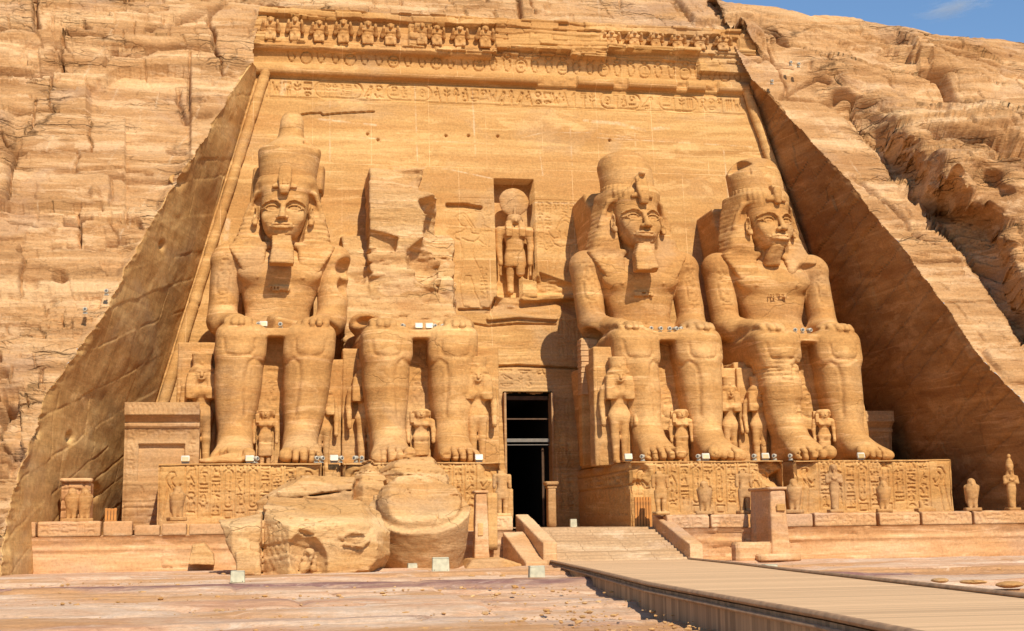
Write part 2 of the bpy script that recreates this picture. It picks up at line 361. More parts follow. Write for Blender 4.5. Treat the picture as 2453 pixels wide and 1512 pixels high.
STRIP=[(1845,150),(1880,190),(1920,218),(1965,248),(2016,276),(2060,330),(2111,395),(2138,440),(2162,479),(2208,532),(2240,560),(2276,582),(2310,622),(2342,665),(2375,715),(2409,773),(2452,835),(2560,1000),(2700,1200),(2800,1380)]
HOLE=EL_[::-1]+TOPE[1:-1]+ER_+[(2800,1600),(-6,1600)]
def Yc(z): 
    return -9.5+.86*z-1.5*sstep(23.5,28.5,z)
def bulge(u,v):
    """how far the rock stands back (+) or forward (-) of the mean slope"""
    ds=dpoly(u,v,STRIP,True)
    right=np.where(ds>0,1.,0.)
    wv=sstep(150,420,v)
    b=right*(1.3*sstep(0,10,ds)*wv-(1.2+wv*3.2)*sstep(8,130,ds)-2.2*wv*sstep(120,420,ds)+ .8*sstep(250,600,ds)*(1-wv))
    # lumps of the rounded boulders on the right
    b+=right*sstep(15,80,ds)*(-1.3)*np.clip(fbm(u*.0075,v*.011,3.3,3)*1.6,-1,1)*(0.35+.65*wv)
    b+=np.where(u<640,.8*sstep(330,1000,v),0)
    b-=1.0*sstep(45,0,u)*sstep(225,260,v)*sstep(520,440,v)       # rock shoulder at the far left
    return b
def hillpt(u,v,off=0.):
    d=ray(u,v); bb=bulge(u,v)+off
    t=np.full(u.shape,70.)
    for i in range(14):
        z=CAM[2]+d[...,2]*t; y=CAM[1]+d[...,1]*t
        f=y-Yc(z)-bb; e=.01
        f2=CAM[1]+d[...,1]*(t+e)-Yc(CAM[2]+d[...,2]*(t+e))-bb
        t=np.clip(t-np.clip(f/((f2-f)/e+1e-6),-15,15),20,160)
    return CAM+d*t[...,None]
HN=np.array([0,-.758,.652])
def rock_relief(P,u,v,edge):
    x,y,z=P[...,0],P[...,1],P[...,2]; s=x+.25*y; t=z+.2*y
    ds=dpoly(u,v,STRIP,True); R=sstep(0,60,ds)                     # 1 on the wild rock to the right
    dip=np.where(ds>0,.25*(x-18),0)-.02*x
    # arcs of bedding on the right shoulder
    tt=t+dip*R*.7+R*1.3*np.sin((x-20)*.22)
    b1,g1=strata(s,tt,11,(1.2,3.6),(4.,13),.10)
    b2,g2=strata(s,tt*1.02,23,(.3,1.1),(1.2,5.),.06,.35,.5)
    b3,g3=strata(s,tt,37,(.1,.3),(.4,1.6),.045,.3,.5)
    sm=sstep(-.25,.35,fbm(x*.16,z*.16,9.,3)-.45*sstep(800,1150,v)*(u<400)+.15)     # smooth dressed zones
    rough=np.clip(1-.6*sm,.15,1)*(1.15+.35*R)
    mid=sstep(30,90,u)*sstep(520,440,u)*sstep(170,230,v)*sstep(520,430,v); rough=rough*(1-.55*mid); rough=np.where((v>700)&(u<400),np.maximum(rough,1.1),rough)
    str_=((ds<4)&(u>1500)&(v>150)); rough=np.where(str_,rough*.45,rough)
    top=(v<150)*1.
    h=(b1-.5)*(.70+.35*R)*np.clip(rough+.1,0,1.6)+(b2-.5)*(.42+.2*R)*rough*(.4+1.1*sstep(-.1,.25,fbm(x*.3,z*.3,21.,3)))+(b3-.5)*.20*rough*sstep(-.15,.2,fbm(x*.5,z*.5,25.,3))
    h+=.35*fbm(s*.25,t*.4,1.,3)*(.5+R)+.05*fbm(s*1.5,t*3.5,2.,4)*rough*1.6+.03*fbm(s*4,t*9,4.,3)
    h-=.80*g1*np.clip(rough+.35,0,1.3)+.42*g2*rough+.12*g3*rough
    # caves and pockets
    for (a,b,ra,dp) in [(143,652,16,.9),(72,668,18,.35),(105,700,26,.35),(90,1045,14,1.0),(10,965,26,1.6),(8,900,14,.8),(430,440,16,.6),(228,470,14,-.4),(2395,110,10,.4),(2415,330,20,.4)]:
        h-=dp*np.exp(-(((u-a)/ra)**2+((v-b)/(ra*.75))**2)**2)
    # stepped break below an overhang on the left face, long ledges and cracks
    ov=[(214,190),(248,184),(262,168),(292,150),(345,156),(400,152),(445,158)]
    d1=dpoly(u,v,ov); below=(v>np.interp(u,[p[0] for p in ov],[p[1] for p in ov]))&(u>205)&(u<462)
    h-=np.where(below,.62*sstep(460,452,u)*sstep(600,200,v)*np.where(v>190,1,1),0)*sstep(200,222,u)*(1-sstep(240,330,v)*(u<300))
    for pl,w,dp in [([(25,520),(90,528),(140,518),(218,524)],4,.5),([(10,515),(30,525)],3,.4),([(58,315),(120,317),(250,318),(420,320)],2.5,.18),([(130,405),(262,408),(300,400),(362,405)],3,.3),([(400,344),(440,348)],5,.5),([(255,573),(300,572)],5,.5),
                    ([(540,0),(503,20),(497,40),(515,70),(508,105),(520,130)],4,.55),([(355,65),(400,45),(450,30),(500,18)],5,.5),([(162,82),(250,88)],3.5,.45),([(270,112),(320,120),(380,112),(440,108),(500,118)],3.5,.4),
                    ([(300,10),(345,22),(400,12)],3,.3),([(85,235),(78,300),(60,310)],2.5,.3),([(0,300),(15,330),(38,350),(20,480)],4,.5),([(455,120),(450,230),(455,240),(490,242)],3,.3),
                    ([(1240,0),(1250,45),(1290,85)],4,.6),([(1775,40),(1850,60),(1890,90)],7,.6),([(1870,235),(1960,175),(1990,180)],4,.4),([(0,1010),(26,960),(10,930)],6,.6),([(5,1050),(40,1080),(60,1120)],3,.3),
                    ([(990,60),(1000,100),(985,140)],3,.3),([(1765,160),(1800,140),(1900,150)],5,.5),([(2040,420),(2100,470),(2190,560),(2290,600)],5,.3)]:
        d=dpoly(u,v,pl); wob=1+.5*vn(u*.05,v*.05,2.)
        h-=1.6*dp*np.exp(-(d/(w*.9*wob))**2)
    e=sstep(0,26,edge)
    return h*(.06+.94*e)-.0*edge
def jag(pl,amp,seed,step=5):
    out=[]
    for (a,b),(c,d) in zip(pl[:-1],pl[1:]):
        n=max(1,int(math.hypot(c-a,d-b)/step))
        for i in range(n): t=i/n; out.append((a+(c-a)*t,b+(d-b)*t))
    out.append(pl[-1]); o=np.array(out)
    n1=vn(np.arange(len(o))*.35,seed,0)+.6*vn(np.arange(len(o))*.9,seed,5); 
    k=np.ones(len(o)); k[0]=k[-1]=0
    o[:,0]+=amp*n1*k; return o
JL=jag(EL_,4.,3.3); JR=jag(ER_,3.,8.1)
HOLEJ=[tuple(p) for p in JL[::-1]]+TOPE[1:-1]+[tuple(p) for p in JR]+[(2800,1600),(-6,1600)]
def build_hill():
    du=2.6; us=np.arange(-240,2740,du); nv=560
    sk=np.interp(us,[p[0] for p in SKY],[p[1] for p in SKY]); 
    sk=sk+2.5*vn(us*.03,1,1)+1.5*vn(us*.11,2,1)
    tv=np.linspace(0,1,nv)
    U,Vv=np.broadcast_arrays(us[:,None],sk[:,None]+(1430-sk[:,None])*tv[None,:])
    U=np.array(U);Vv=np.array(Vv)
    uc=(U[:-1,:-1]+U[1:,1:])/2; vc=(Vv[:-1,:-1]+Vv[1:,1:])/2
    keep=~pinp(uc,vc,HOLEJ)
    P=hillpt(U,Vv)
    ed=np.minimum(np.minimum(dpoly(U,Vv,[tuple(p) for p in JL]),dpoly(U,Vv,[tuple(p) for p in JR])),dpoly(U,Vv,TOPE))
    h=rock_relief(P,U,Vv,ed)
    fade=sstep(0,.02,tv)[None,:]
    P=P+(h*fade)[...,None]*HN
    # behind the crest the hill runs back as a plateau
    back=[]
    for k,(dy,dz) in enumerate([(60,-3),(25,.4),(8,.45),(2.5,.25)]):
        q=P[:,0].copy(); q[:,1]+=dy; q[:,2]+=dz*.3; q[:,0]+=0; back.append(q)
    P=np.concatenate([np.stack(back,1),P],1)
    keep=np.concatenate([np.ones((keep.shape[0],4),bool),keep],1)
    P[...,2]=np.maximum(P[...,2],-1.5)
    K=.3831; sl=[[(780,60),(660,260),(590,370),(470,560)],[(750,430),(690,570),(630,690)],[(740,900),(680,1030)],[(500,930),(440,1040)],[(1480,360),(1330,560),(1100,900),(870,1260),(750,1480)],[(1000,440),(970,600)],[(880,600),(870,720)],[(340,830),(290,930)],[(1660,20),(1620,200)],[(270,1200),(150,1500)],[(560,400),(500,520)]]
    sm_=np.zeros(U.shape)
    for pl in sl: sm_=np.maximum(sm_,np.exp(-(dpoly(U,Vv,[(a*K,b*K) for a,b in pl])/1.5)**2))
    for pl in ([(725,0),(720,45)],[(800,0),(796,45)],[(955,10),(948,50)],[(1360,0),(1362,60)],[(1432,0),(1440,70)],[(1240,60),(1242,80)],[(1900,215),(2040,390),(2160,560)],[(1510,60),(1520,85)]): sm_=np.maximum(sm_,.7*np.exp(-(dpoly(U,Vv,pl)/1.3)**2))
    sm_=np.concatenate([np.zeros((sm_.shape[0],4)),sm_],1)
    o=grid('cliff',P,M_cliff,mask=keep,attr=sm_); tag(o,'weathered golden sandstone cliff round the temple cutting','cliff',kind='structure')
build_hill()
def reveal(name,J,side,mat,label):
    # outer edge on the slope, inner edge on the facade corner
    ss=np.linspace(0,1,420); L=np.concatenate([[0],np.cumsum(np.hypot(*np.diff(J,axis=0).T))]); L/=L[-1]
    u=np.interp(ss,L,J[:,0]); v=np.interp(ss,L,J[:,1])
    O=hillpt(u,v,0.0); kw=np.hanning(61); kw/=kw.sum(); Os=np.stack([np.convolve(np.pad(O[:,i],30,'reflect',reflect_type='odd'),kw,'valid') for i in range(3)],1); O2=hillpt(u+side*9.,v-3,0.0)-HN*.22
    zi=np.linspace(26.6,-.6,420) if True else 0
    # inner point at the same height order
    zi=np.maximum(Os[:,2]*1.0+sstep(25,0,O[:,2])*0.0,-.6); zi=np.minimum(zi,26.6)
    I=np.stack([side*(20.42-.264*zi),Yw(zi)+.05,zi],1)
    ta=np.linspace(0,1,200)[:,None,None]
    P=I[None]*(1-ta)+Os[None]*ta+(O-Os)[None]*sstep(.93,1,ta)
    x,y,z=P[...,0],P[...,1],P[...,2]
    T=ta[...,0]; e=sstep(0,.04,T)*sstep(1,.95,T)
    if side<0:
        h=.13*fbm(y*.3,z*.3,5.,4)+.035*fbm(y*1.0,z*1.2,1.,4)
        # dressed stela field and pockets near the foot
        h-=.12*np.clip(fbm(y*.5,z*.6,8.,3)-.2,0,1)*sstep(.2,.5,T); bq,gq=strata(y,z-.3*y,57,(.8,2.2),(2.,8.),.05); h+=.035*(bq-.5)-.035*gq*(vn(y*.4,z*.4,6.)>0)
    else:
        b,g=strata(y,z+.35*y,51,(.5,1.6),(2,9),.04)
        h=.16*fbm(y*.3,z*.3,5.,4)+.05*fbm(y*1.4,z*2,1.,3)+.10*(b-.5)-.10*g
    P=P.copy(); P[...,0]+=-side*h*e
    if side<0:
        # a few tool pits seen as dark holes
        for (a,b_,r_) in [(540,282,0),(389,588,5),(168,1048,6),(190,1172,9),(228,1178,9),(430,430,10),(85,1030,10),(10,1270,6)]:
            pu,pv=pix(P); P[...,0]-=.5*np.exp(-(((pu-a)/max(r_,1))**2+((pv-b_)/max(r_,1)/1.6)**2)) if r_ else 0
    P=np.concatenate([P,O2[None]],0)
    o=grid(name,P,mat,flip=(side<0)); tag(o,label,'rock wall',kind='structure')
    return P
def pix(P):
    d=P-CAM; z=d@_fw
    return 1226+FPX*(d@_R)/z, 756+SHY-FPX*(d@_U)/z
PL=reveal('cliff_cut_wall',JL,-1,M_rev,'rough picked side wall of the cutting left of the facade')
PR=reveal('cliff_cut_wall',JR,1,M_revR,'smooth red side wall of the cutting right of the facade, its colour darkened for shade')
# ---------------------------------------------------------------- ground
def build_ground():
    # fan of rows reaching the horizon behind the camera, fine in front of the temple
    ys=np.concatenate([np.linspace(-400,-75,14)[:-1],np.linspace(-75,-45,40)[:-1],np.linspace(-45,2,420)[:-1],np.linspace(2,30,12)]); 
    xs=np.concatenate([np.linspace(-400,-45,10)[:-1],np.linspace(-45,45,620),np.linspace(45,400,10)[1:]])
    X,Y=np.meshgrid(xs,ys,indexing='ij')
    n1=fbm(X*.12,Y*.5,3.,4); n2=fbm(X*.6,Y*1.6,6.,4)
    b,g=strata(X*.5,Y+.6*vn(X*.25,Y*.3,2.),77,(.5,2.2),(1.5,6),.09,.6)
    Z=-.06+.07*n1+.03*n2+.13*(b-.5)*sstep(-6,-10,Y)-.07*g*sstep(-6,-10,Y)
    led=sstep(-.1,.12,n1+.25*vn(X*.3,Y*1.1,1.)); Z+=.05*led+.012*fbm(X*3,Y*6,2.,3)
    Z-=np.where((X>-9)&(X<14),.10*sstep(-22,-26,Y)*sstep(-16,-8,X),0)
    Z=np.where(Y>-4.5,Z*.5-.05,Z)
    o=grid('ground',np.stack([X,Y,Z],-1),M_ground,flip=True); tag(o,'bare banded rock pavement with orange sand drifts','ground',kind='structure')
def ground_mat():
    m=bpy.data.materials.new('banded_rock_ground'); m.use_nodes=True; t=m.node_tree; N=t.nodes; L=t.links
    bs=N['Principled BSDF']; bs.inputs['Roughness'].default_value=.95; bs.inputs['Specular IOR Level'].default_value=.1
    g=N.new('ShaderNodeNewGeometry'); pos=g.outputs['Position']
    def mp(s,l=(0,0,0)):
        q=N.new('ShaderNodeMapping'); q.inputs['Scale'].default_value=s; q.inputs['Location'].default_value=l; L.new(pos,q.inputs[0]); return q.outputs[0]
    def noise(v,s,d=6,r=.6,di=0):
        n=N.new('ShaderNodeTexNoise'); n.inputs['Scale'].default_value=s; n.inputs['Detail'].default_value=d; n.inputs['Roughness'].default_value=r; n.inputs['Distortion'].default_value=di; L.new(v,n.inputs['Vector']); return n.outputs['Fac']
    def ramp(v,*st):
        r=N.new('ShaderNodeValToRGB'); e=r.color_ramp.elements
        while len(e)<len(st): e.new(.5)
        for k,(p,c) in zip(e,st): k.position=p; k.color=(c,c,c,1) if not hasattr(c,'__len__') else (*c,1)
        L.new(v,r.inputs[0]); return r.outputs[0]
    def mix(f,a,b,mode='MIX'):
        x=N.new('ShaderNodeMix'); x.data_type='RGBA'; x.blend_type=mode
        for s_,v in ((x.inputs[0],f),(x.inputs[6],a),(x.inputs[7],b)):
            if hasattr(v,'links'): L.new(v,s_)
            elif hasattr(v,'__len__'): s_.default_value=(*v,1)
            else: s_.default_value=v
        return x.outputs[2]
    a=noise(mp((.22,.5,1)),1,10,.75,.7)
    c=ramp(a,(.28,(.50,.23,.125)),(.42,(.61,.34,.19)),(.52,(.67,.435,.27)),(.62,(.69,.50,.35)),(.75,(.58,.33,.20)))
    # a dark purple bed that runs along the foot of the terrace, and thinner echoes of it
    sx=N.new('ShaderNodeSeparateXYZ'); L.new(pos,sx.inputs[0])
    wob=noise(mp((.10,.5,1)),1,5,.6,.5)
    def band(y,wd,amp=5.):
        q=N.new('ShaderNodeMath'); q.operation='MULTIPLY_ADD'; L.new(wob,q.inputs[0]); q.inputs[1].default_value=amp; L.new(sx.outputs[1],q.inputs[2])
        r=N.new('ShaderNodeMath'); r.operation='SUBTRACT'; L.new(q.outputs[0],r.inputs[0]); r.inputs[1].default_value=y+amp*.5
        s=N.new('ShaderNodeMath'); s.operation='ABSOLUTE'; L.new(r.outputs[0],s.inputs[0])
        d=N.new('ShaderNodeMath'); d.operation='DIVIDE'; L.new(s.outputs[0],d.inputs[0]); d.inputs[1].default_value=wd
        return ramp(d.outputs[0],(.45,1),(1.,0))
    br=noise(mp((.5,2.2,1)),1,6,.7,.6)
    def mul(a_,b_):
        q=N.new('ShaderNodeMath'); q.operation='MULTIPLY'; L.new(a_,q.inputs[0]); L.new(b_,q.inputs[1]); return q.outputs[0]
    c=mix(mul(band(-21.,2.0,6.0),ramp(br,(.30,.15),(.5,.95))),c,(.25,.125,.105))
    c=mix(mul(band(-30.,.8,6.),ramp(br,(.45,0),(.6,.6))),c,(.33,.19,.15))
    c=mix(mul(band(-37.,.6,5.),ramp(br,(.45,0),(.6,.5))),c,(.36,.20,.15))
    # sand drifts
    sn=noise(mp((.11,.24,1),(3,1,0)),1,4,.5,.4)
    c=mix(ramp(sn,(.52,0),(.60,.85)),c,(.55,.28,.115))
    cr=noise(mp((.8,5,1)),1,7,.72,1.2)
    c=mix(ramp(cr,(.30,.7),(.40,0)),c,(.30,.155,.09))
    wh=noise(mp((.7,1.6,1),(5,5,0)),1,8,.75,.8)
    c=mix(ramp(wh,(.56,0),(.68,.55)),c,(.78,.62,.46))
    gr=noise(mp((1,1,1)),9,7,.8)
    c=mix(.85,c,mix(1.,c,ramp(gr,(.3,.75),(.7,1.2)),'MULTIPLY'))
    L.new(c,bs.inputs['Base Color'])
    s=N.new('ShaderNodeMath'); s.operation='MULTIPLY_ADD'; L.new(gr,s.inputs[0]); s.inputs[1].default_value=.5; L.new(cr,s.inputs[2])
    b=N.new('ShaderNodeBump'); b.inputs['Strength'].default_value=.8; b.inputs['Distance'].default_value=.08; L.new(s.outputs[0],b.inputs['Height']); L.new(b.outputs[0],bs.inputs['Normal'])
    return m
M_ground=ground_mat()
build_ground()
# ---------------------------------------------------------------- the facade wall, carved as one height field
FAC=empty('temple_facade',(0,W0,0),'tall carved sandstone temple facade with inscribed frieze and dark doorway','temple')
FAC.location=(0,0,0)
FX=14.; 
def kx(pts): # picture points -> wall coordinates
    a=atw(np.array([p[0] for p in pts],float),np.array([p[1] for p in pts],float)); return [(float(p[0]),float(p[2])) for p in a]
Z5=lambda pts:[((1080+a*.2778)/1.0359,(400+b*.2778)/1.0359) for a,b in pts]
def facade():
    h=.04; x0,x1,z0,z1=-20.9,20.9,-.6,28.95
    C=Can(x0,x1,z0,z1,h); X,Z=np.broadcast_arrays(C.X,C.Z); X=X.copy();Z=Z.copy()
    rg=np.random.RandomState(5)
    # inscription band under the torus
    zb0,zb1=24.12,25.05
    C.line([(-13.3,zb0-.06),(13.2,zb0-.06)],.025);C.line([(-13.3,zb0-.16),(13.2,zb0-.16)],.018);C.line([(-13.2,zb1+.08),(13.1,zb1+.08)],.025)
    def cartrow(x,w,gl,fl):
        C.cart(x,zb0+.02,w,zb1-zb0-.04,.035)
        n=len(gl)
        for i,g in enumerate(gl):
            a=x+.22+(w-.44)*i/n; ww=(w-.44)/n*.9; m=g if isinstance(g,tuple) else (g,)
            for j,gg in enumerate(m): C.glyph(gg,a,zb0+.1+(zb1-zb0-.2)*(len(m)-1-j)/len(m),ww,(zb1-zb0-.22)/len(m),.03,1,fl)
    def seq(x,gl,fl,w=.5):
        for g in gl:
            m=g if isinstance(g,tuple) else (g,)
            for j,gg in enumerate(m): C.glyph(gg,x,zb0+.04+(zb1-zb0-.08)*(len(m)-1-j)/len(m),w*.86,(zb1-zb0-.12)/len(m),.033,1,fl)
            x+=w
        return x
    C.line([(-13.15,zb0),(-13.15,zb1)],.03)
    seq(-13.0,['zig',('house','strokes'),'sedge',('bars','water','sun')],False,.55)
    cartrow(-10.75,2.55,['strokes','sedge','sedge','man',('bars','bars'),'reed'],False)
    seq(-8.1,['bird',('sun','snake')],True,.55)
    cartrow(-6.93,2.45,[('sun','water'),'man','djed','sun2'],False)
    seq(-4.35,['axe','sedge','ankh','man',('house','basket'),('sun','arm'),'zig','bird','ankh','bird','axe',('sun','loaf'),('house','mouth'),'zig','axe','reed','djed','sedge'],True,.505)
    cartrow(4.9,2.3,['sun2','djed','man',('sun','water')],True)
    seq(7.25,['bird'],True,.85)
    cartrow(8.25,2.25,[('bars','water'),'reed','sedge','strokes'],True)
    seq(10.6,[('sun','axe'),('sun','basket'),'flag','strokes','zig'],True,.5)
    # kings worshipping on both sides of the niche
    for pl in KINGS: C.line(kx(Z5(pl)),.035)
    for (a,b,c_,d_,s) in [(1110,486,1180,520,2),(1150,520,1178,600,1),(1286,486,1400,520,3),(1288,520,1322,600,1),(1150,640,1170,730,1)]:
        (xa,za),(xb,zb)=kx([(a,d_),(c_,b)])
        n=max(1,int((xb-xa)/.42))
        for i in range(n): C.column(xa+(xb-xa)*i/n,za,zb,(xb-xa)/n*.9,rg,.022)
    (xa,za),(xb,zb)=kx([(1100,755),(1400,482)])
    C.line([(xa-.2,zb),(-1.3,zb)],.02);C.line([(1.,zb),(3.6,zb)],.02)
    # reliefs on the door jambs
    for (xa,xb,za,zb) in [(-2.6,-1.25,2.,7.9),(1.65,2.45,2.,7.9)]:
        for q in range(2): C.column(xa+(xb-xa)*q/2,za,zb,(xb-xa)/2*.85,rg,.028)
    for q in range(3): C.column(-1.3+q*.95,8.35,9.5,.8,rg,.028)
    for q in range(4): C.column(1.9+q*.45,9.9,12.3,.42,rg,.02)
    A=C.A
    H=np.zeros_like(A)
    # gentle unevenness
    H+=.03*fbm(X*.4,Z*.8,2.,3)+.006*fbm(X*3,Z*9,2.,3)
    low=sstep(16,9,Z); H+=low*.05*fbm(X*.7,Z*1.6,5.,4)
    H-=(.068+.05*sstep(24.,24.1,Z)*sstep(25.3,25.2,Z))*A*(.55+.45*sstep(-.4,.2,fbm(X*.8,Z*.8,4.,2)))
    # cracks
    cr=kx([(722,275),(740,272),(768,271),(772,276),(800,273),(830,271),(895,268)])
    for pl,w_,dp in [(cr,.045,.22),(kx([(1072,492),(1110,492),(1150,498)]),.10,.35),(kx([(1100,742),(1180,740),(1186,715)]),.06,.3),(kx([(640,805),(490,790)]),.03,.0),(kx([(1130,775),(1170,782),(1240,776),(1330,778)]),.05,.16),(kx([(1140,880),(1240,876),(1390,884)]),.06,.3)]:
        t=Can(x0,x1,z0,z1,h); t.line(pl,w_); H-=dp*t.A
    for (a,b) in [(905,336),(1068,326),(1122,326),(1192,327),(1460,337),(1528,373),(880,322)]:
        (xa,za),=kx([(a,b)]); H-=.25*np.exp(-((X-xa)**2+(Z-za)**2)/.07**2)
    # broken ledge below the niche on the right, rough pocket round the god's feet
    br=kx([(1232,672),(1290,660),(1290,650),(1340,668),(1375,680),(1400,690),(1400,770),(1330,740),(1180,760),(1160,752),(1185,712)])
    m=pinp(X,Z,br); dd=dpoly(X,Z,br+[br[0]]); H-=np.where(m,np.clip(dd*2.2,0,.75),0)*(.7+.5*fbm(X*.9,Z*2.5,8.,3))
    ledge=kx([(1255,715),(1340,712),(1400,708)]); t=Can(x0,x1,z0,z1,h); t.line(ledge,.14); H+=.45*t.A
    ledge=kx([(1170,765),(1240,758),(1330,764)]); t=Can(x0,x1,z0,z1,h); t.line(ledge,.10); H+=.22*t.A
    # horizontal blocks course above door (lintel ledge)
    (lx0,lz0),(lx1,lz1)=kx([(1140,880),(1400,874)])
    H+=np.where((Z<lz0-.05)&(X>-3.2)&(X<3.2),.16,0)
    # niche
    nx0,nx1=-1.19,.98; NZ0,NZ1=13.35,19.82
    inn=(X>nx0)&(X<nx1)&(Z>NZ0)&(Z<NZ1); H=np.where(inn,-1.25+.02*fbm(X*2,Z*2,1.,2),H)
    foot=inn&(Z<NZ0+1.2+.25*vn(X*2,1,1)-.35*(X-0)); H=np.where(foot&(X>.15),-.15-.2*fbm(X*1.5,Z*2,2.,3)-.0,H)
    # door
    dx0,dx1,dz1=-1.08,1.38,8.02
    soft=.10*fbm(X*1.5,2.,1.,3)
    inn=(X>dx0)&(X<dx1)&(Z<dz1+soft+.12); door=inn
    # architrave, torus, cavetto, baboon shelf
    brk=sstep(.2,.5,fbm(X*.35,1.3,7.,3)+.25*np.clip((X-3.5)*.35,0,1)-.05*(X<0))     # worn stretches
    worn=np.where(X>3.5,.25+.75*sstep(-.05,.18,fbm(X*.45,4.,2.,2)),0.)*sstep(3.5,4.2,X)
    worn=np.where((X>1.2)&(X<3.6),sstep(1.2,1.5,X),worn); worn=np.clip(worn,0,1)
    zt=25.6; tor=np.sqrt(np.clip(.34**2-(Z-zt)**2,0,1)); torus=np.where(np.abs(Z-zt)<.34,tor+.08,0)
    H=np.where(np.abs(Z-zt)<.34,np.where(worn>.5,.12+.25*np.clip(fbm(X*1.4,Z*2,1.,3)+.1,0,1),torus+.05),H)
    c0=25.94; c1=np.where(X<-5.4,26.88,np.where(X<-.9,26.98,np.where(X<5.3,27.2,27.42)))
    tt=np.clip((Z-c0)/(c1-c0),0,1); cav=.08+.55*(tt**2.2)
    H=np.where((Z>=c0)&(Z<c1),cav+.02*fbm(X,Z*3,2.,3)-.06*A*0,H)
    Cc=Can(x0,x1,z0,z1,h); x=-12.3; k=0
    while x<13.2:
        fl=(k%2==0); miss=(x<-2.6)
        zz=(26.02,26.62) if miss else (26.0,26.72)
        if k%3==1:
            Cc.cart(x,zz[0],.62,zz[1]-zz[0],.032); Cc.column(x+.1,zz[0]+.1,zz[1]-.1,.42,rg,.02)
            if not miss: Cc.line(arc(x+.31,26.88,.17,.11),.03)
        else:
            Cc.line([(x+.1,zz[1]),(x+.12,zz[0]+.4),(x+.2,zz[0]+.1),(x+.4,zz[0]+.05),(x+.5,zz[0]+.35),(x+.42,zz[1]-.15)],.03)
            if not miss: Cc.line(arc(x+.3,26.88,.18,.11),.03); Cc.line(arc(x+.3,zz[1]-.2,.2,.18,0,180,6),.03)
        x+=.78; k+=1
    H-=np.where((Z>=c0)&(Z<c1),.09*Cc.A,0)
    # overhanging shelf pieces above the cavetto: left plain, middle undercut, right undercut
    shelf=np.where(X<-1.1,.70,np.where(X<3.8,.9,np.where(X<10.6,1.0,.55)))
    H=np.where((Z>=c1-.02)&(Z<c1+.24),shelf+.10*fbm(X*.8,Z*2,3.,3),H)
    under=((X>-1.2)&(X<10.6)); H=np.where(under&(Z>26.8)&(Z<c1-.02),np.minimum(H,.42),H)
    H=np.where((X<-1.2)&(Z>26.6)&(Z<c1),H*.0+.42+.35*sstep(26.5,26.95,Z)+.03*fbm(X*.6,Z*4,3.,3),H)
    H=np.where((X>10.6)&(Z>26.4)&(Z<c1),.45+.2*fbm(X*.8,Z*1.8,3.,3),H)
    H=np.where((X>3.2)&(X<5.2)&(Z>26.9)&(Z<28.9),.9+.25*fbm(X*.7,Z*1.3,4.,3),H)
    # baboon recess
    rec=(Z>=c1+.24)
    hb=np.where(rec,.42+.03*fbm(X*1.5,Z*2,6.,3),H)
    solid=((X>-5.7)&(X<-5.05))|((X>-.95)&(X<5.3))|(X>12.95)|(X<-13.3)
    hb=np.where(rec&solid,.72+.2*fbm(X*.5,Z*1.1,6.,3),hb)
    H=np.where(rec,hb,H)
    H=np.where(Z>28.50+.22*fbm(X*.5,1,1,4),.80+.15*fbm(X*.6,Z,6.,2),H)
    sb,sg=strata(X,Z*1.,91,(.12,.4),(.6,2.6),.04)
    top_=sstep(26.7,27.0,Z); H=H+top_*((sb-.5)*.22-.10*sg+.10*fbm(X*.5,Z*.8,9.,4))*np.where(rec&(H<.6),.25,1)
    H=H+sstep(16,6,Z)*(-.03*sg)+.02*(sb-.5)*sstep(20,10,Z)
    Y=Yw(Z)-H
    # narrow: nothing is needed beyond the battered corners
    hw=20.6-.264*Z+np.where(Z>25.3,.75*sstep(25.3,26.2,Z),0)
    keep=(np.abs(X)<hw)&~door
    kc=keep[:-1,:-1]&keep[1:,1:]&keep[1:,:-1]&keep[:-1,1:]
    P=np.stack([X,Y,Z],-1)
    S_=Can(x0,x1,z0,z1,h)
    for pl,ww in [([(790,240),(790,420)],.03),([(993,200),(1000,395)],.03),([(1130,205),(1140,395)],.035),([(1365,300),(1370,395)],.03),([(1520,320),(1524,395)],.03),([(1730,330),(1745,480)],.03),([(555,290),(548,420)],.05),([(545,530),(540,570)],.14),([(940,400),(1070,405),(1180,428)],.03),([(760,285),(900,300)],.05),([(1430,330),(1800,352)],.03),([(860,330),(1180,345)],.025),([(1250,330),(1300,318),(1420,318),(1510,330)],.02),([(1400,290),(1480,296),(1540,312),(1600,306)],.09),([(680,195),(676,222)],.16),([(1290,350),(1300,420)],.03),([(1280,485),(1400,488)],.02),([(1220,730),(1260,735)],.03)]: S_.line(kx(pl),ww)
    grid('wall',P,M_wall,FAC,mask=kc,flip=True,attr=S_.A)
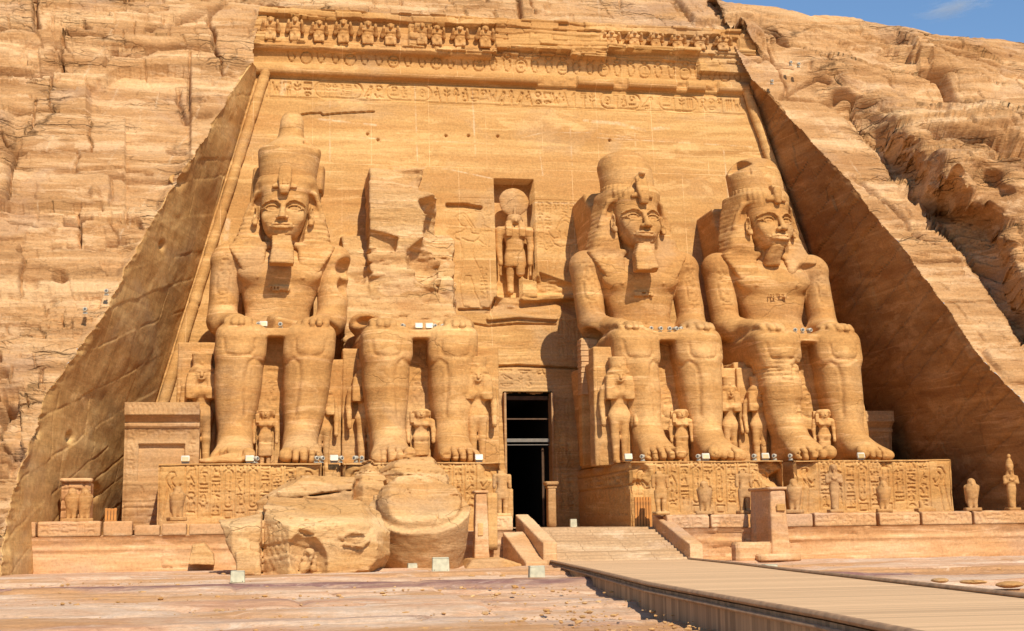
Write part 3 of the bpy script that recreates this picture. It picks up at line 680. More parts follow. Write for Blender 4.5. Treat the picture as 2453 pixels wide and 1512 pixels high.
KINGS=[
 # left king: crown, face, shoulders, body, kilt, legs
 [(215,555),(190,510),(180,500),(205,480),(250,468),(270,480),(315,545),(350,600)],[(190,510),(230,485),(262,500),(300,560),(330,600)],[(215,555),(240,580),(270,585),(268,610),(235,632),(190,640),(172,655)],
 [(172,655),(175,690),(210,702),(235,780),(245,850),(232,960),(215,1100),(240,1270)],[(315,605),(320,640),(350,650),(395,655),(420,610),(415,590),(432,588),(435,625),(390,690),(350,720),(300,715),(240,690)],
 [(345,730),(335,790),(335,850),(380,940),(420,1030),(462,1225)],[(380,700),(430,740),(468,760),(470,640),(455,630),(500,628)],[(312,1030),(335,1100),(345,1160),(385,1240),(400,1300),(440,1305)],[(240,1270),(250,1300),(300,1305)],[(275,1026),(320,1028)],[(272,1030),(245,1100)],
 # right king
 [(1085,610),(1110,550),(1135,515),(1170,502),(1215,520),(1225,550),(1205,570),(1180,545),(1150,530),(1120,560),(1095,610)],[(1085,610),(1110,630),(1105,660),(1110,685),(1060,690),(1020,650),(1000,610),(1010,600)],
 [(1155,640),(1160,670),(1200,690),(1250,700),(1268,720),(1250,735),(1190,755),(1120,768),(1060,740),(1020,660)],[(960,640),(965,690),(995,750),(1030,720)],[(915,675),(955,690),(975,780),(990,800),(1050,760)],[(1110,770),(1105,830),(1095,900),(1075,960),(1060,1020)],[(1205,750),(1200,830),(1210,900),(1180,990)]]
facade()
# torus mouldings up the battered corners
def tube(name,P0,P1,r,mat,parent,n=180,seed=1):
    ts=np.linspace(0,1,n); a=np.linspace(0,2*np.pi,17)
    P0=np.array(P0);P1=np.array(P1); d=(P1-P0)/np.linalg.norm(P1-P0); sx=np.cross(d,[0,1,0]); sx/=np.linalg.norm(sx); sy=np.cross(d,sx)
    L=np.linalg.norm(P1-P0); z=ts*L
    rr=r*(1+.03*vn(z*.8,seed,1))[:,None]-.05*np.exp(-((z%2.6-1.3)/.06)**2)[:,None]+.02*vn(z[:,None]*2.,a[None,:]*1.5,seed)
    dm=np.clip(fbm(z*.35,seed,9,3)-.22,0,1)[:,None]*.9*r; rr=rr-dm
    P=P0+ts[:,None,None]*(P1-P0)+rr[...,None]*(np.cos(a)[None,:,None]*sx+np.sin(a)[None,:,None]*sy)
    return grid(name,P,mat,parent)
for s in (-1,1):
    za,zb=(6.4,25.7)
    tube('torus_moulding',(s*(20.05-.264*za),Yw(za)-.2,za),(s*(20.05-.264*zb),Yw(zb)-.2,zb),.27,M_wall,FAC,seed=3+s)
# the passage behind the door: walls, floor and ceiling coloured near black to stand for darkness
def quadbox(name,x0,x1,y0,y1,z0,z1,mat,parent,faces='LRTBK'):
    V=[(x0,y0,z0),(x1,y0,z0),(x1,y0,z1),(x0,y0,z1),(x0,y1,z0),(x1,y1,z0),(x1,y1,z1),(x0,y1,z1)]
    D={'L':(0,4,7,3),'R':(1,2,6,5),'T':(3,7,6,2),'B':(0,1,5,4),'K':(4,5,6,7)}
    return mk(name,V,[D[f] for f in faces],mat,parent,False)
quadbox('door_passage',-1.12,1.42,Yw(5)-.1,Yw(5)+14,1.0,8.22,M_black,FAC)
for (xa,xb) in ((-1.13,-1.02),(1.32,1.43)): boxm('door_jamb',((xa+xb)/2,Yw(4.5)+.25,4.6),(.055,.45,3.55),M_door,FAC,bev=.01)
fr=boxm('door_frame',(.13,Yw(7.9)+.15,7.93),(1.15,.12,.10),M_dwood,FAC,bev=.01)
boxm('transom',(.13,Yw(7)+.2,6.85),(1.15,.05,.035),M_dwood,fr,bev=.005); bpy.context.view_layer.update()
def keepw(ch,par): 
    ch.matrix_parent_inverse=par.matrix_world.inverted()
bpy.context.view_layer.update(); keepw(bpy.data.objects['transom'],fr)
k=boxm('transom',(.13,Yw(6)+.18,5.75),(1.15,.06,.09),M_metal,fr,bev=.01); keepw(k,fr)
k=boxm('transom',(.13,Yw(6)+.16,5.52),(1.15,.03,.02),M_metal,fr,bev=.005); keepw(k,fr)
k=boxm('door_leaf',(1.05,Yw(4)+.9,3.4),(.22,.05,2.0),M_dwood,FAC,bev=.02,rz=rad(70))
# ---------------------------------------------------------------- solid modelling on a distance grid
class SDF:
    def __init__(s,lo,hi,h):
        s.lo=np.array(lo,float); s.h=h; n=np.ceil((np.array(hi)-s.lo)/h).astype(int)+1
        s.D=np.full(n,5.,np.float32); s.ax=[(s.lo[i]+h*np.arange(n[i])).astype(np.float32) for i in range(3)]
    def _f(s,fn,bb,k,mode):
        lo,hi=bb; m=k+2*s.h; sl=[]
        for i in range(3):
            a=int(np.clip(np.floor((lo[i]-m-s.lo[i])/s.h),0,s.D.shape[i]-1)); b=int(np.clip(np.ceil((hi[i]+m-s.lo[i])/s.h)+1,0,s.D.shape[i]))
            if b<=a: return
            sl.append(slice(a,b))
        sl=tuple(sl); d=fn(s.ax[0][sl[0]][:,None,None],s.ax[1][sl[1]][None,:,None],s.ax[2][sl[2]][None,None,:]); S=s.D[sl]
        d=np.broadcast_to(d,S.shape)
        if mode=='u':
            if k>0: t=np.clip(.5+.5*(S-d)/k,0,1); s.D[sl]=S*(1-t)+d*t-k*t*(1-t)
            else: s.D[sl]=np.minimum(S,d)
        else:
            if k>0: t=np.clip(.5-.5*(S+d)/k,0,1); s.D[sl]=S*(1-t)-d*t+k*t*(1-t)
            else: s.D[sl]=np.maximum(S,-d)
    def cap(s,a,b,ra,rb=None,k=.1,mode='u',sc=(1,1,1)):
        a=np.array(a,float);b=np.array(b,float); rb=ra if rb is None else rb; S=np.array(sc,float); ab=(b-a)/S; L=float(ab@ab)+1e-9; mn=float(min(S))
        def f(X,Y,Z):
            x=(X-a[0])/S[0];y=(Y-a[1])/S[1];z=(Z-a[2])/S[2]; t=np.clip((x*ab[0]+y*ab[1]+z*ab[2])/L,0,1)
            return (np.sqrt((x-t*ab[0])**2+(y-t*ab[1])**2+(z-t*ab[2])**2)-(ra+(rb-ra)*t))*mn
        r=max(ra,rb)*S; s._f(f,(np.minimum(a,b)-r,np.maximum(a,b)+r),k,mode)
    def ell(s,c,r,k=.1,mode='u',R=None):
        c=np.array(c,float);r=np.array(r,float); 
        def f(X,Y,Z):
            x,y,z=X-c[0],Y-c[1],Z-c[2]
            if R is not None: x,y,z=(R[0][0]*x+R[0][1]*y+R[0][2]*z,R[1][0]*x+R[1][1]*y+R[1][2]*z,R[2][0]*x+R[2][1]*y+R[2][2]*z)
            q=np.sqrt((x/r[0])**2+(y/r[1])**2+(z/r[2])**2); return (q-1)*float(min(r))
        m=np.full(3,max(r)) if R is not None else r; s._f(f,(c-m,c+m),k,mode)
    def box(s,c,hh,rd=.05,k=.05,mode='u',R=None,tap=None):
        c=np.array(c,float);hh=np.array(hh,float)
        def f(X,Y,Z):
            x,y,z=X-c[0],Y-c[1],Z-c[2]
            if R is not None: x,y,z=(R[0][0]*x+R[0][1]*y+R[0][2]*z,R[1][0]*x+R[1][1]*y+R[1][2]*z,R[2][0]*x+R[2][1]*y+R[2][2]*z)
            if tap is not None:
                sx=1+tap[0]*(z/hh[2]); sy=1+tap[1]*(z/hh[2]); x=x/sx; y=y/sy
            qx=np.abs(x)-hh[0]+rd;qy=np.abs(y)-hh[1]+rd;qz=np.abs(z)-hh[2]+rd
            return np.sqrt(np.maximum(qx,0)**2+np.maximum(qy,0)**2+np.maximum(qz,0)**2)+np.minimum(np.maximum(qx,np.maximum(qy,qz)),0)-rd
        m=np.full(3,float(np.linalg.norm(hh))) if R is not None else hh*(1.4 if tap else 1); s._f(f,(c-m,c+m),k,mode)
    def loft(s,axis,sec,n=2.,k=.1,mode='u',end=.08,smooth=True,fn=None):
        """sections (t, c1, c2, r1, r2) along an axis"""
        A=np.array(sec,float); o=[i for i in range(3) if i!=axis]; t0,t1=A[0,0],A[-1,0]
        T=np.linspace(t0,t1,160); I=[np.interp(T,A[:,0],A[:,i]) for i in range(1,5)]
        if smooth:
            kk=np.hanning(15);kk/=kk.sum(); I=[np.convolve(np.pad(v,7,'edge'),kk,'valid') for v in I]
        def f(X,Y,Z):
            P=[X,Y,Z]; t=P[axis]; a,b,ra,rb=[np.interp(t,T,v).astype(np.float32) for v in I]
            u=np.abs((P[o[0]]-a)/ra); v=np.abs((P[o[1]]-b)/rb)
            q=(u**n+v**n)**(1./n); d=(q-1)*np.minimum(ra,rb)
            if fn is not None: d=d+fn(X,Y,Z)
            e=np.maximum(t0-t,t-t1); 
            h_=np.clip(.5+.5*(d-e)/end,0,1); return d*h_+e*(1-h_)+end*h_*(1-h_)
        lo=np.zeros(3);hi=np.zeros(3); lo[axis],hi[axis]=t0,t1
        lo[o[0]]=(A[:,1]-A[:,3]).min();hi[o[0]]=(A[:,1]+A[:,3]).max();lo[o[1]]=(A[:,2]-A[:,4]).min();hi[o[1]]=(A[:,2]+A[:,4]).max()
        s._f(f,(lo,hi),k,mode)
    def fnop(s,fn,lo,hi,k=.03,mode='s'): s._f(fn,(np.array(lo,float),np.array(hi,float)),k,mode)
    def noise(s,amp,fr,seed=1.,zs=2.,oct=3,lo=None):
        m=np.abs(s.D)<amp*2+2*s.h
        i,j,k=np.nonzero(m); x=s.ax[0][i];y=s.ax[1][j];z=s.ax[2][k]
        s.D[i,j,k]+=(amp*fbm(x*fr+seed,y*fr,z*fr*zs,oct)).astype(np.float32)
    def mesh(s,name,mat,parent=None,shear=None,loc=None,turn=0):
        D=s.D; D=np.pad(D,1,constant_values=5.); lo=s.lo-s.h; h=s.h
        S=D<0; nx,ny,nz=D.shape
        cnt=np.zeros((nx-1,ny-1,nz-1),np.int8)
        for a in (0,1):
            for b in (0,1):
                for c in (0,1): cnt+=S[a:nx-1+a,b:ny-1+b,c:nz-1+c]
        act=(cnt>0)&(cnt<8); idx=np.full(act.shape,-1,np.int32); I=np.argwhere(act); idx[act]=np.arange(len(I))
        acc=np.zeros((len(I),3));n=np.zeros(len(I))
        cs=[(a,b,c) for a in (0,1) for b in (0,1) for c in (0,1)]
        for p in cs:
            for ax in range(3):
                if p[ax]==0:
                    q=list(p);q[ax]=1
                    va=D[I[:,0]+p[0],I[:,1]+p[1],I[:,2]+p[2]];vb=D[I[:,0]+q[0],I[:,1]+q[1],I[:,2]+q[2]]
                    m=(va<0)!=(vb<0); t=np.where(m,va/np.where(m,va-vb,1),0)
                    pt=np.array(p)[None]+t[:,None]*(np.array(q)-np.array(p))[None]
                    acc+=np.where(m[:,None],pt,0);n+=m
        V=lo+h*(I+acc/n[:,None])
        F=[]
        for ax in range(3):
            sl0=[slice(None)]*3;sl1=[slice(None)]*3; sl0[ax]=slice(0,-1);sl1[ax]=slice(1,None)
            o=[i for i in range(3) if i!=ax]
            for i in o: sl0[i]=slice(1,-1);sl1[i]=slice(1,-1)
            a=S[tuple(sl0)];b=S[tuple(sl1)]; m=a!=b; E=np.argwhere(m)
            if len(E)==0: continue
            E[:,o[0]]+=1;E[:,o[1]]+=1
            def g(d0,d1):
                e=E.copy();e[:,o[0]]-=d0;e[:,o[1]]-=d1; return idx[e[:,0],e[:,1],e[:,2]]
            q=np.stack([g(1,1),g(0,1),g(0,0),g(1,0)],1); inside=a[m]
            fl=inside if ax!=1 else ~inside
            q[~fl]=q[~fl][:,::-1]; F.append(q)
        if turn:
            V=V.copy(); a=turn*sstep(10.3,11.3,V[:,2]); x=V[:,0];y=V[:,1]-7.4; V[:,0],V[:,1]=x*np.cos(a)-y*np.sin(a),7.4+x*np.sin(a)+y*np.cos(a); V[:,2]-=.18*sstep(9.,11.,V[:,2])
        if shear is not None:
            V=V.copy(); V[:,0]+=shear[0]*np.clip(V[:,2]-shear[1],0,None)/10.
        o=mk(name,V,np.concatenate(F),mat,parent)
        if loc is not None: o.location=loc
        return o
def rotm(rx=0,ry=0,rz=0):
    from mathutils import Euler
    return np.array(Euler((rx,ry,rz)).to_matrix().inverted())
# ---------------------------------------------------------------- the colossi.  x right, y into the wall, z up; y=0 is the pedestal's front edge
def engrave(s,can,y0,y1,depth=.05):
    """cut a raster of signs into whatever surface lies between y0 and y1 (front face)"""
    A=can.A
    def f(X,Y,Z):
        i=np.clip(((X-can.x0)/can.h).round().astype(int),0,can.n-1);j=np.clip(((Z-can.z0)/can.h).round().astype(int),0,can.m-1)
        return A[i,j]
    lo=(can.x0,y0,can.z0);hi=(can.x0+can.h*can.n,y1,can.z0+can.h*can.m)
    sl=[]
    for i in range(3):
        a=int(np.clip((lo[i]-s.lo[i])/s.h,0,s.D.shape[i]-1));b=int(np.clip((hi[i]-s.lo[i])/s.h+1,0,s.D.shape[i])); sl.append(slice(a,b))
    sl=tuple(sl); g=f(s.ax[0][sl[0]][:,None,None],s.ax[1][sl[1]][None,:,None],s.ax[2][sl[2]][None,None,:])
    s.D[sl]+=(g*depth).astype(np.float32)
def legs(s,v):
    for sx in (-1,1):
        s.loft(2,[(.05,sx*1.42,4.05,.80,1.15),(.7,sx*1.42,4.0,.74,1.0),(1.3,sx*1.44,4.0,.76,.98),(2.2,sx*1.5,4.05,.90,1.1),(3.4,sx*1.52,4.15,1.04,1.28),(4.4,sx*1.53,4.15,1.08,1.32),(5.3,sx*1.55,4.0,1.03,1.25),(5.9,sx*1.56,3.95,1.04,1.22),(6.25,sx*1.56,4.1,1.0,1.1)],n=2.6,k=.15,end=.35)
        # shin edge
        s.cap((sx*1.46,3.1,1.2),(sx*1.5,2.95,5.0),.25,.32,k=.35)
        # thigh
        s.box((sx*1.62,6.0,5.42),(1.12,3.0,.86),.5,k=.3,R=rotm(0,0,sx*rad(-3)))
        # knee cap with the carved band round it
        s.ell((sx*1.55,2.98,5.45),(.62,.22,.42),k=.12)
        C=Can(sx*1.55-.9,sx*1.55+.9,4.5,5.9,.04); kp=[(sx*1.55+a_,b_) for a_,b_ in ((-.68,5.6),(-.66,5.1),(-.5,4.88),(0,4.82),(.5,4.88),(.66,5.1),(.68,5.6))]; C.line(kp,.05); engrave(s,C,2.3,3.4,.05)
        C=Can(sx*.8-.7,sx*.8+.7,2.0,5.2,.04); C.line([(sx*a_,b_) for a_,b_ in ((.55,4.55),(.85,4.75),(1.12,4.5),(1.2,3.9),(1.15,3.0),(1.1,2.2))],.07,1.); engrave(s,C,2.3,3.6,.045)
        # foot
        s.loft(1,[(.75,sx*1.5,.22,.90,.30),(1.5,sx*1.48,.34,.92,.44),(2.3,sx*1.44,.50,.80,.60),(3.1,sx*1.42,.62,.70,.85),(4.0,sx*1.42,.55,.72,.9),(5.0,sx*1.42,.45,.66,.6)],n=2.3,k=.35,end=.2)
        s.cap((sx*1.36,1.6,.5),(sx*1.42,3.2,1.25),.34,.6,k=.5)
        tx=[-.68,-.28,.08,.42,.72]; tr=[.30,.21,.20,.19,.175]; ty=[.38,.40,.52,.68,.86]
        for a,r,y in zip(tx,tr,ty):
            X=sx*(1.48+a)
            s.cap((X,1.35,.36),(X,y+r,r+.05),r*1.0,r*1.02,k=.04); s.ell((X,y+r*.9,r+.08),(r*1.08,r*.9,r*1.05),k=.03)
            s.box((X,y+.06,r*1.45),(r*.62,.06,r*.36),.03,k=.02,mode='s')
            s.box((X,y+.11,r*1.42),(r*.55,.08,r*.32),.03,k=.02)
    for sx in (-1,1):
        for a in (-.46,-.10,.25,.57): s.box((sx*(1.48+a),.72,.35),(.022,.5,.36),.01,k=.05,mode='s')
    # lap slab and the panel behind the shins
    s.box((0,6.0,5.95),(1.6,2.75,.2),.05,k=.1)
    s.box((0,6.1,3.0),(1.3,1.6,3.1),.03,k=.05)
    for i,w_ in enumerate((.62,)):
        C=Can(-.45,.45,.2,5.7,.05); rg=np.random.RandomState(40+v); C.column(-.33,3.9,5.5,.66,rg,.03); C.cart(-.33,2.2,.66,1.75,.035); C.column(-.25,2.35,3.8,.5,rg,.026); C.column(-.33,.2,2.1,.66,rg,.03)
        engrave(s,C,4.2,4.9,.06)
def throne(s,v,hw=3.35):
    s.box((0,9.2,2.45),(hw-.35,3.6,2.55),.06,k=.05)
    for sx in (-1,1): s.box((sx*(hw-.55),7.6,2.45),(.45,2.5,2.5),.05,k=.03)
def arm(s,sx,v,broken=False,low=False):
    if not low:
        s.ell((sx*2.45,7.65,9.98),(.90,.98,.84),k=.2)
        s.cap((sx*2.54,7.7,9.8),(sx*2.58,7.35,7.1),.74,.68,k=.08,sc=(1,1.25,1))
        s.cap((sx*2.56,7.3,7.0),(sx*2.46,6.5,6.75),.68,.62,k=.2)
    s.cap((sx*2.35,7.2,6.85),(sx*1.85,4.7,6.62),.62,.40,k=.3,sc=(1.1,1,.9))
    # hand lying on the thigh: palm, four fingers, thumb
    s.box((sx*1.72,4.3,6.5),(.60,.75,.25),.2,k=.2,R=rotm(rad(4),0,0))
    L=[3.0,2.82,2.88,3.1]
    for i,y in enumerate(L):
        X=sx*(1.72+(i-1.5)*.31*sx*-1)
        s.cap((X,4.0,6.52),(X,y+.35,6.46),.17,.16,k=.05); s.cap((X,y+.35,6.46),(X,y+.12,6.30),.16,.15,k=.04)
    s.cap((sx*1.2,4.5,6.5),(sx*1.0,3.75,6.42),.19,.15,k=.08)
def torso(s,v):
    s.loft(2,[(6.0,0,7.7,1.95,1.25),(6.7,0,7.75,1.62,1.12),(7.4,0,7.75,1.52,1.08),(8.2,0,7.75,1.74,1.2),(9.1,0,7.75,2.1,1.32),(9.9,0,7.8,2.4,1.2),(10.4,0,7.9,2.1,1.05),(10.9,0,7.95,1.3,.95),(11.3,0,7.9,1.0,.95)],n=2.5,k=.2,end=.2)
    for sx in (-1,1):
        s.ell((sx*.98,6.72,9.25),(1.0,.42,.58),k=.25); s.ell((sx*1.05,6.33,8.98),(.09,.06,.09),k=.05)
    s.cap((0,6.62,7.2),(0,6.42,8.6),.03,.03,k=.12,mode='s')
    s.ell((0,6.62,6.95),(.12,.12,.10),k=.06,mode='s')
    s.loft(2,[(6.02,0,7.55,2.02,1.2),(6.35,0,7.6,1.98,1.2)],n=2.6,k=.05,end=.05)   # belt
    s.box((0,6.42,8.45),(.5,.06,.14),.02,k=.02)
    C=Can(-.46,.46,8.32,8.58,.04); rg=np.random.RandomState(7); C.row(-.44,.44,8.33,8.57,rg,.02); engrave(s,C,6.2,6.6,.04)
def cartouche_arm(s,sx,v):
    cx=sx*2.6; C=Can(cx-.35,cx+.35,7.5,10.2,.04); rg=np.random.RandomState(60+v)
    C.column(cx-.28,9.35,10.15,.56,rg,.028); C.cart(cx-.28,8.1,.56,1.25,.032); C.column(cx-.2,8.2,9.25,.4,rg,.024); C.column(cx-.28,7.55,8.05,.56,rg,.025)
    engrave(s,C,6.0,7.4,.06)
def back_pillar(s,v,top):
    s.box((0,10.9,(5+top)/2),(1.72,2.3,(top-5)/2),.05,k=.03)
TURN={1:rad(-4),3:rad(9),4:rad(14)}
def head(v,par,shear,z0=11.05):
    s=SDF((-2.6,4.6,8.6),(2.6,9.6,14.6),.045)
    # face
    s.loft(2,[(10.98,0,6.72,.42,.66),(11.1,0,6.74,.60,.82),(11.3,0,6.77,.78,.95),(11.55,0,6.8,.92,1.02),(12.0,0,6.84,1.05,1.10),(12.4,0,6.87,1.11,1.14),(13.2,0,6.95,1.14,1.14),(13.9,0,7.0,1.1,1.1)],n=2.35,k=.1,end=.16)
    s.loft(2,[(9.9,0,7.5,.78,.75),(11.4,0,7.4,.75,.85)],n=2.1,k=.12)      # neck
    s.ell((0,5.98,11.2),(.34,.20,.17),k=.12)                       # chin
    for sx in (-1,1):
        s.ell((sx*.62,6.10,11.98),(.36,.22,.34),k=.2)                # cheek
        s.ell((sx*.52,5.80,12.42),(.40,.17,.20),k=.06,mode='s')       # socket
        s.ell((sx*.52,6.06,12.38),(.33,.21,.14),k=.005)                # eyeball
        # lids
        for j_,(zz,rr) in enumerate(((12.55,.042),(12.235,.032))):
            P=[(sx*(.52+.36*a),5.84+.10*max(a,0)**2-.02*a,12.385+(zz-12.385)*(1-a*a*.92)) for a in (-1,-.6,-.2,.2,.6,1)]
            for a,b in zip(P[:-1],P[1:]): s.cap(a,b,rr,rr,k=.01)
        s.cap((sx*.86,5.94,12.39),(sx*1.04,6.2,12.40),.035,.03,k=.02)
        P=[(sx*x,y,z) for x,y,z in ((.16,5.66,12.60),(.30,5.68,12.73),(.52,5.74,12.77),(.80,5.92,12.70),(1.02,6.18,12.58))]
        for a,b in zip(P[:-1],P[1:]): s.cap(a,b,.05,.045,k=.05)
        # ear
        R=rotm(0,sx*rad(-8),sx*rad(28))
        s.ell((sx*1.33,6.60,12.17),(.12,.30,.46),k=.03,R=R); s.ell((sx*1.43,6.46,12.22),(.12,.17,.30),k=.03,mode='s',R=R); s.ell((sx*1.36,6.42,12.05),(.07,.07,.12),k=.03)
        s.cap((sx*1.31,6.46,11.76),(sx*1.29,6.5,11.9),.11,.11,k=.05)
    # nose
    s.cap((0,5.74,12.62),(0,5.44,11.98),.105,.15,k=.08); s.ell((0,5.40,11.92),(.165,.15,.12),k=.06)
    for sx in (-1,1): s.ell((sx*.19,5.60,11.90),(.12,.15,.105),k=.05); s.ell((sx*.10,5.44,11.82),(.05,.07,.03),k=.02,mode='s')
    # mouth
    s.ell((0,5.83,11.50),(.54,.15,.17),k=.10)
    for sx in (-1,1):
        s.cap((0,5.61,11.585),(sx*.27,5.66,11.60),.07,.065,k=.015); s.cap((sx*.27,5.66,11.60),(sx*.52,5.80,11.575),.065,.03,k=.015)
        s.cap((0,5.61,11.425),(sx*.24,5.66,11.43),.09,.075,k=.015); s.cap((sx*.24,5.66,11.43),(sx*.47,5.80,11.52),.075,.03,k=.015)
        s.ell((sx*.53,5.86,11.585),(.05,.06,.05),k=.04,mode='s')
    s.box((0,5.52,11.515),(.46,.09,.012),.005,k=.02,mode='s')
    s.noise(.012,.8,3.+v,2.5)
    return s.mesh('head',M_stat,par,shear,turn=TURN[v])
def nemes(v,par,shear):
    s=SDF((-2.9,4.9,8.5),(2.9,10.2,14.6),.06)
    def strp(X,Y,Z): return np.where(Z<13.15,(.022 if v==1 else .010)*(np.sin(Z*2*np.pi/.24+np.abs(X)*.8)>.45),0.)
    s.loft(2,[(10.6,0,7.55,2.42,.85),(10.8,0,7.55,2.40,.9),(11.4,0,7.65,2.22,.95),(12.2,0,7.75,1.95,1.0),(12.9,0,7.8,1.72,1.05),(13.4,0,7.7,1.56,1.15),(13.9,0,7.55,1.45,1.25)],n=5.,k=.1,fn=strp,end=.12)
    # folds running over the shoulders to the lappets
    for sx in (-1,1):
        def lp(X,Y,Z): return .012*(np.sin(Z*2*np.pi/.2)>.3)
        s.loft(2,[(8.95,sx*1.18,6.74,.36,.26),(9.15,sx*1.26,6.72,.48,.30),(9.6,sx*1.38,6.70,.60,.34),(10.1,sx*1.50,6.80,.74,.40),(10.5,sx*1.60,6.98,.88,.44),(10.8,sx*1.6,7.25,.95,.5)],n=5,k=.12,fn=lp,end=.06)
        s.ell((sx*1.36,6.55,12.72),(.24,.42,.50),k=.06,mode='s')
        s.cap((sx*1.05,6.38,13.36),(sx*1.40,6.72,13.22),.10,.11,k=.12); s.cap((sx*1.40,6.72,13.22),(sx*1.64,6.92,12.75),.11,.11,k=.1); s.cap((sx*1.64,6.92,12.75),(sx*1.84,7.0,12.1),.11,.14,k=.1)
    s.loft(2,[(9.6,0,7.55,1.5,.7),(11.2,0,7.9,1.3,.6)],n=3,k=.1)
    # brow band and crest
    s.loft(2,[(12.98,0,6.96,1.16,1.155),(13.1,0,6.97,1.18,1.17),(13.36,0,7.0,1.22,1.21)],n=2.4,k=.02,end=.03,smooth=False)
    rib=(lambda X,Y,Z:.03*(np.sin(np.arctan2(X,7.2-Y)*34)>.2)) if v>1 else (lambda X,Y,Z:0*X)
    s.loft(2,[(13.2,0,7.0,1.22,1.22),(13.75,0,7.1,1.40,1.28),(14.1,0,7.3,1.42,1.2),(14.2,0,7.4,1.3,1.1)],n=2.4,k=.05,fn=rib,end=.15)
    if v==4: s.ell((1.9,6.2,9.2),(.9,.9,1.2),k=.2,mode='s'); s.ell((-.7,6.2,9.0),(1.,.7,.5),k=.2,mode='s')
    # leave the face free
    s.loft(2,[(10.9,0,6.3,1.0,1.0),(12.0,0,6.3,1.2,1.0),(12.96,0,6.3,1.16,1.1)],n=3,k=.04,mode='s',end=.05)
    s.ell((0,5.6,10.6),(.85,1.5,.9),k=.1,mode='s')
    s.noise(.05,.7,5.+v,2.2,4)
    return s.mesh('headdress',M_stat,par,shear,turn=TURN[v])
def beard(v,par,shear):
    s=SDF((-.9,4.7,9.0),(.9,7.4,11.5),.045)
    L=9.45
    s.loft(2,[(L,0,5.55,.57,.46),(10.2,0,5.72,.52,.44),(11.03,0,5.98,.44,.34)],n=8,k=.03,end=.03,fn=lambda X,Y,Z:.010*np.sin(Z*2*np.pi/.16))
    s.box((0,6.2,10.6),(.16,.6,.5),.03,k=.05)
    if v==3: s.ell((.45,5.2,9.4),(.35,.35,.18),k=.04,mode='s')
    s.noise(.02,1.5,2.+v)
    return s.mesh('beard',M_stat,par,shear,turn=TURN[v])
def uraeus(v,par,shear):
    s=SDF((-.8,5.0,13.0),(.8,6.6,15.0),.04)
    if v!=4:
        s.loft(2,[(13.0,0,5.62,.20,.16),(13.25,0,5.55,.24,.2),(13.8,0,5.6,.33,.16),(14.35,0,5.68,.30,.14),(14.5,0,5.66,.2,.16)],n=3.2,k=.04,end=.06)
        for z in np.arange(13.3,14.3,.14): s.box((0,5.42,z),(.22,.02,.012),.005,k=.02,mode='s')
        for x in (-.12,.12): s.box((x,5.44,13.8),(.012,.03,.5),.005,k=.02,mode='s')
        if v==3: s.ell((0,5.5,14.5),(.17,.25,.13),k=.06)
    else:
        s.loft(2,[(13.2,0,5.7,.16,.2),(13.8,0,5.6,.24,.16),(14.1,.05,5.62,.2,.2)],n=2.4,k=.04,end=.1)
    for sx in (-1,1): s.cap((sx*.12,5.72,13.45),(sx*.5,5.78,13.42),.10,.09,k=.08); s.cap((sx*.5,5.78,13.42),(sx*.2,5.74,13.62),.07,.06,k=.06)
    s.box((0,6.1,13.8),(.15,.35,.4),.03,k=.05)
    s.noise(.02,2.,1.+v)
    return s.mesh('cobra_emblem',M_stat,par,shear,turn=TURN[v])
def crown(v,par,shear):
    s=SDF((-2.0,5.4,13.5),(2.0,10.,18.2),.06)
    if v==1:
        s.loft(2,[(13.8,0,7.35,1.36,1.28),(14.6,0,7.4,1.42,1.36),(15.5,0,7.5,1.52,1.48),(15.65,0,7.5,1.5,1.45)],n=2.1,k=.05,end=.1)
        s.loft(2,[(15.5,0,7.5,1.45,1.42),(15.85,.05,7.5,1.15,1.15),(16.15,.05,7.5,.78,.8)],n=2,k=.05,end=.08)
        s.loft(2,[(16.0,.02,7.5,.74,.76),(16.5,0,7.5,.60,.62),(17.1,0,7.5,.56,.56),(17.5,0,7.5,.42,.44)],n=2,k=.12,end=.2)
        s.box((1.2,6.1,15.75),(.5,.7,.25),.05,k=.1,mode='s',R=rotm(0,rad(25),0))
        s.loft(2,[(13.8,1.2,9.,.5,.9),(15.1,1.2,9.,.5,.9)],n=5,k=.05)
    elif v==3:
        s.loft(2,[(13.8,0,7.35,1.36,1.28),(14.6,0,7.4,1.36,1.32),(15.25,0,7.5,1.36,1.32),(15.65,-.05,7.5,1.18,1.15),(15.98,-.05,7.5,.75,.8)],n=2.15,k=.05,end=.2)
        s.box((1.35,6.2,15.7),(.4,.8,.5),.05,k=.1,mode='s',R=rotm(0,rad(30),0))
    else:
        s.loft(2,[(13.8,0,7.35,1.40,1.3),(14.6,0,7.4,1.40,1.32),(15.1,0,7.5,1.36,1.32),(15.5,.1,7.5,1.14,1.15),(15.8,.15,7.5,.85,.9)],n=2.2,k=.05,end=.1)
        s.box((-1.25,6.5,15.55),(.5,1.2,.45),.05,k=.04,mode='s',R=rotm(0,rad(-28),0)); s.box((-1.05,6.0,15.1),(.22,.5,.3),.03,k=.03,mode='s')
        s.box((1.4,6.2,15.5),(.35,.9,.35),.05,k=.06,mode='s',R=rotm(0,rad(25),0))
    s.noise(.03,.9,5.+v,1.3,4)
    return s.mesh('crown',M_stat,par,shear,turn=TURN[v])
